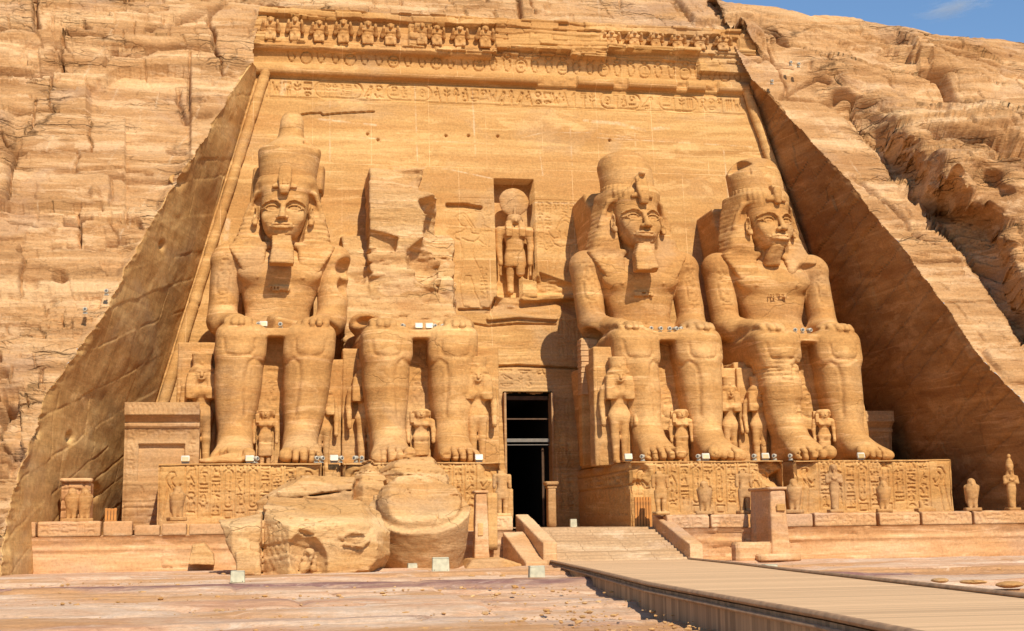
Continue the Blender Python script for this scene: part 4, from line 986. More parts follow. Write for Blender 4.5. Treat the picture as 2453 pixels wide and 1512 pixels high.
def colossus(v,x,label,shear):
    T=empty('colossal_statue',(x,0,4.2),label,'colossal statue','seated colossi along the facade')
    s=SDF((-4.2,.1,0.02),(4.2,12.4,11.6 if v!=2 else 8.2),.075)
    legs(s,v)
    if v!=2:
        torso(s,v)
        for sx in (-1,1): arm(s,sx,v); 
        cartouche_arm(s,-1,v)
        if v!=1: cartouche_arm(s,1,v)
        if v==1: s.ell((3.35,6.9,9.6),(.75,1.0,.55),k=.15,mode='s'); s.ell((3.2,7.0,8.7),(.5,.8,.5),k=.15,mode='s'); s.ell((2.6,5.2,6.35),(.6,1.2,.35),k=.15,mode='s')
        if v==3: s.ell((-2.7,6.6,6.35),(.8,.7,.45),k=.15,mode='s'); 
        if v==4: s.ell((2.7,6.5,8.2),(.35,.3,.6),k=.1,mode='s'); s.ell((.1,6.3,7.4),(.35,.3,.9),k=.15,mode='s')
        if v==1: s.box((.55,5.6,6.45),(.95,.7,.42),.15,k=.15,R=rotm(rad(12),rad(8),rad(20)))
    else:
        for sx in (-1,1): arm(s,sx,v,low=True)
        s.box((0,8.2,6.5),(2.6,1.6,.6),.3,k=.3); s.ell((-2.4,5.6,6.9),(.9,1.3,.3),k=.2,mode='s')
        s.ell((.7,6.2,6.5),(.7,.9,.4),k=.3)
    if v==1: s.ell((-1.95,.55,.35),(.75,.55,.3),k=.15,mode='s'); s.box((-1.9,.9,.12),(.9,.6,.1),.05,k=.1); s.cap((-2.5,.3,.1),(-1.2,1.0,.35),.10,.2,k=.15)
    if v==3: s.ell((-.75,.3,.55),(.4,.3,.12),k=.1,mode='s')
    # sedimentary wear
    sd_=[(.045,.35,2.6),(.02,1.6,3.)]
    s.noise(.045,.5,2.+v,1.5,5)
    if v==4:
        m=np.abs(s.D)<.2; i,j,k=np.nonzero(m); xx=s.ax[0][i];yy=s.ax[1][j];zz=s.ax[2][k]
        b,g=strata(xx*1.+yy*.5,zz,99,(.14,.3),(.4,1.3),.03); ms=sstep(1.8,2.4,zz)*sstep(5.3,4.6,zz)*(xx<0)*(yy<5)*sstep(-.3,.0,vn(xx*.7,yy,zz*.8))
        s.D[i,j,k]+=((.10*b+.06*g)*ms).astype(np.float32)
    sh=shear
    s.mesh('body',M_stat,T,sh)
    q=SDF((-3.8,4.9,0.02),(3.8,13.,16.),.12)
    throne(q,v); 
    if v!=2: back_pillar(q,v,{1:14.9,3:14.2,4:13.6}[v])
    if v==3: q.ell((-1.6,8.7,14.3),(.9,.9,.9),k=.2,mode='s')
    if v==4: q.ell((-1.6,8.7,13.4),(.9,.9,1.2),k=.2,mode='s')
    q.noise(.06,.6,4.+v,2.,4); q.mesh('throne',M_stat,T,sh)
    if v!=2:
        head(v,T,sh); nemes(v,T,sh); uraeus(v,T,sh); crown(v,T,sh)
        if v!=4: beard(v,T,sh)
        else:
            b=SDF((-.8,5.2,9.8),(.8,7.6,11.4),.06); b.loft(2,[(10.1,0,6.75,.42,.4),(11.15,0,6.3,.38,.5)],n=3,k=.05,end=.1); b.noise(.08,1.5,3.,1.5,4); b.mesh('beard_stump',M_stat,T,sh,turn=TURN[v])
    return T
CX={1:-13.05,2:-6.2,3:5.9,4:12.95}
SH={1:.95,2:0.,3:0.,4:0.}
colossus(1,CX[1],'seated colossus at far left with tall bulb still on its crown',(.60,0.))
t2=colossus(2,CX[2],'broken seated colossus with only lap and legs left, directly left of the doorway',None)
colossus(3,CX[3],'bearded seated colossus with rounded broken crown, directly right of the doorway',(-.82,0.))
colossus(4,CX[4],'beardless seated colossus with notched crown, at far right',(-.98,0.))
# ---------------------------------------------------------------- carved panels, pedestals, terrace
def panel(name,x0,x1,z0,z1,y,mat,parent,can=None,depth=.05,rough=.03,h=.04,seed=1.,prof=None,ax='x',flip=False,back=.0,edgewear=.12):
    """carved upright face with its rim turned back; ax 'x' faces the viewer, ax 'y' runs into the wall"""
    n=int((x1-x0)/h)+1;m=int((z1-z0)/h)+1
    X=np.linspace(x0,x1,n)[:,None];Z=np.linspace(z0,z1,m)[None,:]; X,Z=np.broadcast_arrays(X,Z)
    H=rough*fbm(X*.8+seed,Z*1.8,seed,4)+.35*rough*fbm(X*3+seed,Z*7,seed,3)
    if can is not None:
        i=np.clip(((X-can.x0)/can.h).round().astype(int),0,can.n-1);j=np.clip(((Z-can.z0)/can.h).round().astype(int),0,can.m-1); H=H-depth*can.A[i,j]
    if prof is not None: H=H+prof(X,Z)
    e=np.minimum(np.minimum(X-x0,x1-X),z1-Z); H=H-edgewear*(1-sstep(0,.22,e))*(.4+.9*np.clip(fbm(X*1.1,Z*1.3,seed+4,3)+.3,0,1))
    P=np.stack([X,y-H,Z],-1) if ax=='x' else np.stack([y+(H if flip else -H),X,Z],-1)
    return grid(name,P,mat,parent,flip=(ax=='x') or flip)
def slabtop(name,x0,x1,y0,y1,z,mat,parent,h=.15,seed=1.,amp=.05,pf=None):
    n=max(2,int((x1-x0)/h));m=max(2,int((y1-y0)/h))
    X,Y=np.meshgrid(np.linspace(x0,x1,n),np.linspace(y0,y1,m),indexing='ij')
    Z=z+amp*fbm(X*.7+seed,Y*.7,seed,4)-.06*(1-sstep(0,.2,Y-y0))
    if pf is not None: Z=Z+pf(X,Y)
    return grid(name,np.stack([X,Y,Z],-1),mat,parent)
def pedestal(x0,x1,label,seed,broken=None,side=None):
    T=empty('pedestal',((x0+x1)/2,0,1.8),label,'pedestal','inscribed pedestals under the colossi'); cx=(x0+x1)/2
    rg=np.random.RandomState(seed); z0,z1=1.2,4.18
    C=Can(x0-cx,x1-cx,z0-1.8,z1-1.8,.03); w=(x1-x0); b=.12
    mid=0; nc=9; cw=(w-2.2)/nc
    for i in range(nc):
        x=-w/2+1.1+i*cw
        C.line([(x,.15),(x,2.3)],.022)
        if i in (3,5):
            C.cart(x+.08,.55,cw-.16,1.55,.04); C.column(x+.18,.65,2.0,cw-.36,rg,.034); C.line(arc(x+cw/2,2.24,.12,.1,n=8),.03); C.line([(x+.1,.12),(x+cw-.1,.12),(x+cw-.1,.42),(x+.1,.42),(x+.1,.12)],.03)
        else: C.column(x+.07,.12,2.3,cw-.14,rg,.034)
    C.line([(w/2-1.1,.15),(w/2-1.1,2.3)],.022)
    # offering figures at both ends
    for sx in (-1,1):
        f=lambda p:[(sx*(w/2-.95+a),zz) for a,zz in p]
        C.line(f([(.75,.1),(.62,.9),(.55,1.3),(.62,1.75),(.48,2.0),(.3,2.02),(.25,1.85),(.38,1.75),(.4,1.6),(.15,1.3),(.05,1.5)]),.03); C.line(f([(.42,.1),(.38,.8),(.3,1.2),(.4,1.5)]),.03); C.line(f([(.6,1.6),(.3,1.15),(.1,1.2)]),.03)
    def prof(X,Z):
        q=0*X
        if broken is not None:
            for (a,zz,r,d) in broken: q=q-d*sstep(r,r*.6,np.hypot((X-a),(Z-zz)*1.1))*(.7+.6*fbm(X*1.5,Z*2.5,seed,3))
        return q
    panel('inscribed_face',-w/2,w/2,z0-1.8,z1-1.8,0,M_ped,T,C,.075,.05,.03,seed,prof)
    slabtop('top_slab',-w/2+.02,w/2-.02,.02,12,2.38,M_stat,T,seed=seed)
    for s,xx in ((1,-w/2),(-1,w/2)):
        C2=None
        if side and s==1:
            C2=Can(0,10,-.2,2.5,.045); C2.line([(0,2.0),(10,1.95)],.03);C2.line([(0,1.35),(10,1.3)],.03); C2.row(.2,9.5,1.4,1.95,rg,.035)
            x=.4
            while x<9.2:
                C2.line([(x,1.25),(x+.16,1.28),(x+.2,1.12),(x+.1,1.0),(x+.28,.8),(x+.25,.4),(x+.5,.1),(x+.2,.12),(x+.05,.45),(x+.0,.8),(x+.1,1.0)],.03); C2.line([(x+.3,.8),(x+.55,.5),(x+.6,.15)],.03); x+=.68
        panel('side_face',0.02,11.6,z0-1.8,z1-1.8,xx,M_ped,T,C2,.08,.05,.07 if C2 is None else .045,seed+s,ax='y',flip=(s==-1))
    return T
pedestal(-17.45,-10.75,'broad inscribed pedestal under the far left colossus',3,broken=[(2.6,1.9,.9,.25),(1.6,2.3,.5,.15)])
pedestal(-9.85,-3.1,'pedestal under the broken colossus, mostly hidden behind fallen blocks',5,broken=[(3.2,2.2,.8,.35),(-3.2,2.,.8,.25)])
pedestal(2.6,9.65,'inscribed pedestal right of the doorway with prisoner reliefs on its side',8,broken=[(-3.3,1.8,.75,.45),(-3.1,1.2,.5,.3),(3.3,2.1,1.1,.7),(3.6,1.5,.6,.5)],side=True)
pedestal(10.15,17.65,'inscribed pedestal under the far right colossus',12,broken=[(-3.3,2.2,.7,.45),(.6,2.25,.35,.2)])
boxm('filler_block',(-10.3,1.0,3.2),(.36,.35,.95),M_stat,bev=.06,disp=.05); tag(bpy.data.objects['filler_block'],'smooth tapered stone wedged between the two left pedestals','stone block')
# --- terrace
def terrace(x0,x1,y,label,seed,prof_z,blocks,top=1.27,inner=None):
    T=empty('terrace_wall',((x0+x1)/2,y,0),label,'terrace wall'); cx=(x0+x1)/2
    w=x1-x0
    def prof(X,Z):
        p=np.interp(Z,[a for a,b in prof_z],[b for a,b in prof_z]); 
        brk=sstep(.15,.35,fbm(X*.28+seed,2.,3.,3)); return p*(1-.75*brk*(Z>.7))+.03*fbm(X*.4,Z*3,seed,3)+(strata(X,Z,seed,(.25,.5),(.7,2.),.03)[0]*.10-strata(X,Z,seed,(.25,.5),(.7,2.),.03)[1]*.07)*sstep(.1,.3,fbm(X*.15+seed,1.,7.,2)+.5*(X>-4)*(X<0)*(w<26))
    panel('base_panel',-w/2,w/2,-.35,top,0,M_terr,T,None,.0,.035,.06,seed,prof,edgewear=.05)
    slabtop('floor',-w/2,w/2,.02,15.5,top,M_terr,T,seed=seed,amp=.03)
    for s,xx in ((1,-w/2),(-1,w/2)): panel('end_face',0.02,14.,-.35,top,xx,M_terr,T,None,0,.03,.12,seed+s,ax='y',flip=(s==-1),edgewear=.03)
    rg=np.random.RandomState(seed)
    for (a,b,zt,gl) in blocks:
        h=(zt-top)/2; bx=(a+b)/2-cx; C=Can(-(b-a)/2,(b-a)/2,-h,h,.03)
        if gl: C.row(-(b-a)/2+.1,(b-a)/2-.08,-h+.06,h-.05,rg,.024); C.line([(-(b-a)/2+.05,h-.04),((b-a)/2-.05,h-.04)],.015)
        o=stoneblock('parapet_block',(b-a)/2-.02,.32,h,C if gl else None,rg.randint(99),T); o.location=(bx,.34,top+h)
    return T
def stoneblock(name,hx,hy,hz,can,seed,parent=None,mat=None,r=.06,amp=.03,depth=.035,gr=.04):
    s=SDF((-hx-.1,-hy-.1,-hz-.1),(hx+.1,hy+.1,hz+.1),gr)
    s.box((0,0,0),(hx,hy,hz),r,k=0)
    if can is not None: engrave(s,can,-hy-.1,-hy+.15,depth)
    s.noise(amp,1.4,seed*1.3,1.6,4)
    return s.mesh(name,mat or M_terr,parent)
PZ=[(-.35,.0),(.0,.0),(.68,0.),(.75,.06),(.82,.07),(.88,.02),(1.0,.04),(1.2,.13),(1.27,.2)]
X_=lambda u,v,y:float(at(u,v,y)[0])
YT=-4.
xl0,xl1=X_(24,1300,YT),X_(1232,1260,YT); xr0,xr1=X_(1592,1250,YT),27.
bl=[(X_(a,1260,YT),X_(b,1260,YT),z,g) for a,b,z,g in [(26,86,1.85,0),(88,242,1.86,1),(245,318,1.84,0),(320,384,1.68,0),(386,448,1.72,0),(452,556,1.70,0),(560,700,1.68,0),(1162,1230,1.86,1)]]
terrace(xl0,xl1,YT,'left terrace wall with patched stucco base and eroded parapet blocks',21,PZ,bl)
br=[(X_(a,1240,YT),X_(b,1240,YT),z,g) for a,b,z,g in [(1596,1700,1.82,1),(1702,1795,1.82,1),(1880,1948,1.80,0),(1950,2100,1.84,1),(2106,2205,1.84,1),(2208,2330,1.84,1),(2333,2520,1.84,1)]]
terrace(xr0,xr1,YT,'right terrace wall with inscribed parapet blocks over a plastered base',33,PZ,br)
# --- landing, ramp and balustrades
lx0,lx1=xl1+.05,xr0-.05
def ramp():
    T=empty('entrance_ramp',(0,-5,0),'worn stone ramp with shallow steps rising to the doorway','ramp')
    zt=1.36; ya,yb=-7.2,-2.6
    L0,L1=X_(1322,1342,ya),X_(1655,1342,ya); T0,T1=X_(1262,1268,yb),X_(1600,1268,yb)
    def g(name,ys,zf,x0f,x1f,nx=110):
        t=np.linspace(0,1,nx)[:,None]; y=ys[None,:]; x=x0f(y)*(1-t)+x1f(y)*t; z=zf(y)+0*x+.02*fbm(x*1.,y*2,3.,4)+.015*fbm(x*4,y*5,2.,3)
        return grid(name,np.stack([x,y+0*x+5,z],-1),M_paving,T)
    s=lambda y:(y-ya)/(yb-ya)
    def zf(y):
        q=.10+(zt-.10)*np.clip(s(y),0,1); st=.105; r=(q-.1)/st; f=r-np.floor(r); return .1+st*(np.floor(r)+sstep(.0,.35,f)*1.0)-.0
    g('steps',np.linspace(ya-.3,yb,170),zf,lambda y:L0+(T0-L0)*s(y),lambda y:L1+(T1-L1)*s(y))
    g('landing',np.linspace(yb,13.5,200),lambda y:zt+0*y,lambda y:T0-.3+0*y,lambda y:T1+.6+0*y)
    return T
def pave():
    m=stone('worn_paving',[(.36,.21,.10),(.47,.29,.15),(.56,.38,.22),(.41,.25,.125)],bump=.3,mott=.5,pale=.3)
    t=m.node_tree; N=t.nodes; L=t.links
    bk=N.new('ShaderNodeTexBrick'); g=N.new('ShaderNodeNewGeometry'); L.new(g.outputs['Position'],bk.inputs['Vector']); bk.inputs['Scale'].default_value=1; bk.inputs['Brick Width'].default_value=1.7; bk.inputs['Row Height'].default_value=1.5; bk.inputs['Mortar Size'].default_value=.02
    bs=N['Principled BSDF']; src=bs.inputs['Base Color'].links[0].from_socket
    x=N.new('ShaderNodeMix'); x.data_type='RGBA'; L.new(bk.outputs['Fac'],x.inputs[0]); L.new(src,x.inputs[6]); x.inputs[7].default_value=(.33,.20,.10,1); L.new(x.outputs[2],bs.inputs['Base Color'])
    return m
M_paving=pave()
ramp()
def prism(name,pts,mat,parent=None,amp=.03,h=.05,label=None,cat=None,group=None,seed=1):
    """a rail of stone: pts = [(x,y,ztop,zbottom)] along its axis, each with half width"""
    A=np.array(pts,float); lo=A[:,:2].min(0)-.8; hi=A[:,:2].max(0)+.8; c=np.array([A[:,0].mean(),A[:,1].mean(),0])
    s=SDF((lo[0]-c[0],lo[1]-c[1],A[:,3].min()-.1),(hi[0]-c[0],hi[1]-c[1],A[:,2].max()+.2),h)
    p0=A[0];p1=A[-1]; hw=p0[4]; L=math.hypot(p1[0]-p0[0],p1[1]-p0[1]); dx,dy=(p1[0]-p0[0])/L,(p1[1]-p0[1])/L
    def f(X,Y,Z):
        x=X+c[0]-p0[0];y=Y+c[1]-p0[1]; a=x*dx+y*dy; b=np.abs(-x*dy+y*dx)-hw
        zt=p0[2]+(p1[2]-p0[2])*a/L; zb=p0[3]+(p1[3]-p0[3])*a/L; sl=math.cos(math.atan((p1[2]-p0[2])/L))
        e=np.maximum(-a,a-L); q=np.maximum(b,e); return np.maximum(np.maximum(q,(Z-zt)*sl),(zb-Z)*sl)
    s.fnop(f,s.lo,[a[-1] for a in s.ax],k=.0,mode='u'); s.noise(amp,1.2,seed,1.5,4)
    o=s.mesh(name,mat,parent,loc=tuple(c)); 
    return tag(o,label,cat,group)
p=lambda u,v,y:(lambda a:(float(a[0]),y))(at(u,v,y))
a,b=p(1249,1240,-2.6),p(1318,1320,-7.4)
prism('stone_balustrade',[(*a,1.95,.9,.27),(*b,.83,-.1,.27)],M_terr,label='left sloping stone balustrade of the entrance ramp',cat='balustrade',group='balustrades of the ramp',seed=2)
a,b=p(1575,1240,-2.6),p(1668,1320,-7.4)
prism('stone_balustrade',[(*a,1.90,.9,.27),(*b,.70,-.1,.27)],M_terr,label='right sloping stone balustrade ending beside the boardwalk corner',cat='balustrade',group='balustrades of the ramp',seed=5)
a,b=p(1228,1275,-4.2),p(1285,1340,-7.6)
prism('side_ramp_block',[(*a,1.25,.0,.42),(*b,.12,-.2,.42)],M_terr,label='steep worn side slope left of the entrance ramp',cat='ramp block',seed=7)
# --- boardwalk
def deckpt(u,v):
    k=-.0086; z0=.12-k*(-7.)   # z = z0 + k*y
    d=ray(float(u),float(v)); t=(z0+k*CAM[1]-CAM[2])/(d[2]-k*d[1]); return CAM+d*t
def wood_mat(name,base,across,w,rot=0,dark=.4):
    m=bpy.data.materials.new(name); m.use_nodes=True; t=m.node_tree; N=t.nodes; L=t.links
    bs=N['Principled BSDF']; bs.inputs['Roughness'].default_value=.8; bs.inputs['Specular IOR Level'].default_value=.2
    g=N.new('ShaderNodeUVMap'); 
    sx=N.new('ShaderNodeSeparateXYZ'); L.new(g.outputs[0],sx.inputs[0])
    f=N.new('ShaderNodeMath'); f.operation='DIVIDE'; L.new(sx.outputs[across],f.inputs[0]); f.inputs[1].default_value=w
    fl=N.new('ShaderNodeMath'); fl.operation='FLOOR'; L.new(f.outputs[0],fl.inputs[0])
    fr=N.new('ShaderNodeMath'); fr.operation='FRACT'; L.new(f.outputs[0],fr.inputs[0])
    wn=N.new('ShaderNodeTexWhiteNoise'); wn.noise_dimensions='1D'; L.new(fl.outputs[0],wn.inputs['W'])
    mpn=N.new('ShaderNodeMapping'); mpn.inputs['Scale'].default_value=(1.2,26,1) if across==1 else (26,1.2,1); L.new(g.outputs[0],mpn.inputs[0])
    n=N.new('ShaderNodeTexNoise'); n.inputs['Scale'].default_value=1; n.inputs['Detail'].default_value=6; n.inputs['Roughness'].default_value=.7; L.new(mpn.outputs[0],n.inputs[0])
    a=N.new('ShaderNodeMath'); a.operation='MULTIPLY_ADD'; L.new(wn.outputs[0],a.inputs[0]); a.inputs[1].default_value=.62; 
    q=N.new('ShaderNodeMath'); q.operation='MULTIPLY'; q.inputs[1].default_value=.45; L.new(n.outputs['Fac'],q.inputs[0]); L.new(q.outputs[0],a.inputs[2])
    r=N.new('ShaderNodeValToRGB'); e=r.color_ramp.elements; e[0].position=.1; e[1].position=.8; e[0].color=(*[k*dark for k in base],1); e[1].color=(*base,1); L.new(a.outputs[0],r.inputs[0])
    gp=N.new('ShaderNodeMath'); gp.operation='LESS_THAN'; L.new(fr.outputs[0],gp.inputs[0]); gp.inputs[1].default_value=.06
    x=N.new('ShaderNodeMix'); x.data_type='RGBA'; L.new(gp.outputs[0],x.inputs[0]); L.new(r.outputs[0],x.inputs[6]); x.inputs[7].default_value=(*[k*.45 for k in base],1); L.new(x.outputs[2],bs.inputs['Base Color'])
    b=N.new('ShaderNodeBump'); b.inputs['Strength'].default_value=.4; b.inputs['Distance'].default_value=.01; L.new(a.outputs[0],b.inputs['Height']); L.new(b.outputs[0],bs.inputs['Normal'])
    return m
M_deck=wood_mat('deck_boards',(.72,.455,.24),1,.13,dark=.62); M_fascia=wood_mat('fascia_planks',(.46,.29,.16),0,.16,dark=.45); M_rail=plain('edge_timber',(.33,.19,.095),.8,var=.3,scale=5)
def boardwalk():
    Lp=[(1312,1344),(1430,1372),(1552,1403),(1700,1431),(1834,1456),(1970,1481),(2111,1511),(2320,1555),(2600,1620)]
    Rp=[(1652,1340),(1775,1353),(1895,1368),(2020,1382),(2131,1395),(2290,1413),(2452,1432),(2700,1462),(3000,1500)]
    Lw=np.array([deckpt(*q) for q in Lp]);Rw=np.array([deckpt(*q) for q in Rp])
    T=empty('boardwalk',tuple(Lw[0]),'weathered plank boardwalk leading from the right foreground to the ramp','boardwalk'); o0=Lw[0]
    def res(W,n=220):
        L=np.concatenate([[0],np.cumsum(np.linalg.norm(np.diff(W,axis=0),axis=1))]); s=np.linspace(0,L[-1],n); return np.stack([np.interp(s,L,W[:,i]) for i in range(3)],1),s
    Lw_,s1=res(Lw);Rw_,s2=res(Rw)
    t=np.linspace(0,1,40)[None,:,None]; P=Lw_[:,None]*(1-t)+Rw_[:,None]*t-o0
    def uvd(o,uv):
        me=o.data; l=me.uv_layers.new(name='UVMap'); vi=np.zeros(len(me.loops),np.int32); me.loops.foreach_get('vertex_index',vi); l.data.foreach_set('uv',uv[vi].astype(np.float32).ravel())
    o=grid('deck',P,M_deck,T); uvd(o,np.stack([P[...,0].ravel(),P[...,1].ravel()],1))
    o=grid('deck_end',np.stack([P[0]+[0,.02,0],P[0]+[0,.02,-.5]]),M_fascia,T,flip=True); uvd(o,np.stack([P[0][:,0].tolist()*2,[0]*80],1))
    for nm,W,s,sg in (('side_planking',Lw_,s1,1),('side_planking',Rw_,s2,-1)):
        Wd=W-o0; b=Wd.copy(); b[:,2]=-.5-o0[2]; Q=np.stack([Wd-[0,0,.03],b],1); Q[:,:,0]+=0.03*sg
        o=grid(nm,Q,M_fascia,T,flip=(sg>0),smooth=False); uv=np.zeros((len(W)*2,2)); uv[::2,0]=s;uv[1::2,0]=s;uv[::2,1]=1; uvd(o,uv)
    for W,sg in ((Lw_,1),(Rw_,-1)):
        for (dz,r,off) in ((.03,.045,.02),(-.10,.03,-.04)):
            if sg<0 and dz<0: continue
            c=W-o0+[off*sg,0,dz]; a=np.linspace(0,2*np.pi,9); d=np.gradient(c,axis=0); d/=np.linalg.norm(d,axis=1)[:,None]; sd_=np.cross(d,[0,0,1]); sd_/=np.linalg.norm(sd_,axis=1)[:,None]
            Q=c[:,None]+r*(1.25*np.cos(a)[None,:,None]*sd_[:,None]+np.sin(a)[None,:,None]*np.array([0,0,1.])); grid('edge_beam',Q,M_rail,T)
    return T
boardwalk()
# ---------------------------------------------------------------- fallen masonry
def fallen(name,u0,u1,v0,v1,yc,dy,build,label,cat,seed,h=.06,mat=None,zb=None,group=None):
    """block given by its outline in the picture plane at depth yc; build works in metres, origin bottom centre"""
    a=at((u0+u1)/2.,float(v1),yc); w=float(at(float(u1),float(v1),yc)[0]-at(float(u0),float(v1),yc)[0]); hh=float(at((u0+u1)/2.,float(v0),yc)[2]-a[2])
    s=SDF((-w/2-.4,-dy-.3,-.3),(w/2+.4,dy+.3,hh+.4),h); build(s,w,hh)
    s.noise(.06 if 'crown' not in name else .03,.6,seed,1.6,3); s.noise(.035,1.8,seed+2,2.4,4)
    o=s.mesh(name,mat or M_rock,None,loc=(float(a[0]),yc,float(a[2]))); return tag(o,label,cat,group),w,hh
def hull(pl,y0,y1,tl=0.):
    """convex outline in x,z extruded between y0 and y1; the top tilts back by tl"""
    P=np.array(pl,float); Q=np.roll(P,-1,0)
    if (P[:,0]*Q[:,1]-Q[:,0]*P[:,1]).sum()<0: P=P[::-1]
    def f(X,Y,Z):
        d=None
        for i in range(len(P)):
            a=P[i];b=P[(i+1)%len(P)]; n=np.array([b[1]-a[1],-(b[0]-a[0])]); n/=np.linalg.norm(n)
            e=(X-a[0])*n[0]+(Z-a[1])*n[1]; d=e if d is None else np.maximum(d,e)
        q=np.maximum(y0+tl*Z-Y,Y-y1)*1.0; 
        k=.12; hh=np.clip(.5+.5*(d-q)/k,0,1); return d*hh+q*(1-hh)+k*hh*(1-hh)
    return f
def convex(s,planes,k=.04,mode='u',rnd=.03):
    """solid bounded by planes: (point, outward normal)"""
    PL=[(np.array(p_,float),np.array(n_,float)/np.linalg.norm(n_)) for p_,n_ in planes]
    def f(X,Y,Z):
        d=None
        for p_,n_ in PL:
            e=(X-p_[0])*n_[0]+(Y-p_[1])*n_[1]+(Z-p_[2])*n_[2]
            if d is None: d=e
            else: t=np.clip(.5+.5*(d-e)/rnd,0,1); d=d*t+e*(1-t)+rnd*t*(1-t)
        return d
    s.fnop(f,s.lo,[a[-1] for a in s.ax],k=k,mode=mode)
def planw(P):
    """side planes of an upright prism from its convex plan (anticlockwise)"""
    o=[]
    for a,b in zip(P,P[1:]+P[:1]): o.append(((a[0],a[1],0),(b[1]-a[1],-(b[0]-a[0]),0)))
    return o
def bedding(s,seed,amp,z0=-9):
    i,j,k=np.nonzero(np.abs(s.D)<amp*2.5); x=s.ax[0][i];y=s.ax[1][j];z=s.ax[2][k]
    b,g=strata(x+.5*y,z*1.+.25*y+.12*x,seed,(.12,.4),(.6,2.2),.03); s.D[i,j,k]+=(amp*(b-.5)+amp*.5*g).astype(np.float32)
def b_torso(s,w,h):
    q=w/6.
    top=[((0,-2.1,1.72),(0.02,-.36,.93)),((0,.3,2.72),(.10,.12,1)),((0,0,-.2),(0,0,-1))]
    Lp=[(-3.05,-1.0),(-2.42,-1.85),(-1.5,-1.6),(-1.15,1.9),(-2.5,1.7)]
    convex(s,planw(Lp)+[((0,-1.8,1.95),(-.10,-.30,.93)),((0,.3,2.4),(-.2,.1,1)),((-3.0,0,2.1),(-.93,0,-.40)),((0,0,-.2),(0,0,-1))],k=0)
    Mp=[(-1.42,-.95),(-.52,-2.25),(1.15,-2.1),(2.45,-1.55),(3.1,-.2),(2.5,2.1),(-1.2,2.1)]
    convex(s,planw(Mp)+top+[((2.35,-1.4,1.65),(.62,-.25,.70)),((2.9,-.8,.7),(.75,-.25,-.62)),((2.2,-1.8,.25),(.35,-.4,-.85))],k=0)
    s.ell((.12,-2.35,.62),(.62,.75,.98),k=.04,mode='s',R=rotm(0,rad(-24),0)); s.ell((.75,-2.55,1.15),(.62,.40,.5),k=.08,mode='s',R=rotm(0,rad(-40),0))
    s.cap((-.05,-1.9,.25),(.15,-1.95,.75),.17,.20,k=.05); s.ell((.02,-2.08,.52),(.11,.16,.27),k=.03,mode='s',R=rotm(0,rad(12),0)); s.cap((.3,-1.8,.2),(.36,-1.85,.62),.09,.1,k=.04)
    s.box((-1.9,-1.85,.45),(.42,.12,.42),.03,k=.03,R=rotm(0,0,rad(12)))
    for (a,b,r) in (((1.2,-2.05,1.35),(1.35,-2.10,1.05),.07),((1.35,-2.10,1.05),(1.95,-1.92,.98),.07),((1.95,-1.92,.98),(2.2,-1.75,1.2),.06),((1.2,-2.05,1.35),(1.6,-2.02,1.45),.06),((1.6,-2.02,1.45),(2.05,-1.82,1.40),.06)): s.cap(a,b,r,r,k=.07)
    C=Can(-1.5,3.,.0,2.4,.04)
    for i in range(6): C.line(arc(-.45,1.5,.2+.15*i,.3+.26*i,-115,-185,8),.02,.7)
    for i in range(9): C.line(arc(.1,.2,.95+.11*i,1.2+.06*i,10,62,7),.022)
    engrave(s,C,-2.6,-1.0,.045)
    bedding(s,5,.07)
fallen('fallen_torso_block',545,905,1192,1376,-9.3,2.7,b_torso,'huge toppled head and shoulder block with a carved ear, in front of the left pedestal','fallen block',3.1)
def b_crown(s,w,h):
    R=rotm(rad(30),rad(-4),0); r=w/2*1.04
    def cone(X,Y,Z):
        x,y,z=X,Y-.75,Z-.0; x,y,z=(R[0][0]*x+R[0][1]*y+R[0][2]*z,R[1][0]*x+R[1][1]*y+R[1][2]*z,R[2][0]*x+R[2][1]*y+R[2][2]*z)
        rr=np.interp(z,[-.3,0,.4,1.2,2.6,2.75],[r*.80,r*.84,r*.87,r*.93,r*.99,r*.99]); q=np.sqrt(x*x+y*y)-rr; return np.maximum(q,np.maximum(-.9-z,z-2.55))
    s.fnop(cone,s.lo,[a[-1] for a in s.ax],k=.0,mode='u')
    def up(X,Y,Z):
        x,y,z=X,Y-.75,Z; x,y,z=(R[0][0]*x+R[0][1]*y+R[0][2]*z,R[1][0]*x+R[1][1]*y+R[1][2]*z,R[2][0]*x+R[2][1]*y+R[2][2]*z)
        rr=np.interp(z,[2.4,2.9,3.2,3.6],[r*.84,r*.82,r*.74,r*.5]); q=np.sqrt(x*x+(y)**2)-rr; return np.maximum(q,np.maximum(2.2-z,z-3.15-.22*y+.10*x+.25*np.sin(x*2.1+1)*np.cos(y*1.7)))
    s.fnop(up,s.lo,[a[-1] for a in s.ax],k=.06,mode='u')
    s.box((.45,-1.6,2.9),(.012,.6,1.3),.005,k=.05,mode='s',R=rotm(0,rad(5),0))
    i,j,k=np.nonzero(np.abs(s.D)<.5); x=s.ax[0][i];y=s.ax[1][j];z=s.ax[2][k]
    bb_,gg_=strata(x+.3*y,z+.6*y+.3*x,31,(.25,.7),(.5,1.6),.05); tp=sstep(2.1,2.5,z+.1*y)*(np.hypot(x,y)<r*.95)
    s.D[i,j,k]+=((.13*(bb_-.5)+.07*gg_+.15*fbm(x*.9,y*.9,z*1.2,4))*tp+.05*fbm(x*1.5,y*1.5,z*1.5,4)).astype(np.float32)
fallen('crown_drum',893,1128,1100,1358,-6.3,2.0,b_crown,'colossal toppled crown drum with a projecting rim, standing before the broken colossus','fallen crown',6.2)
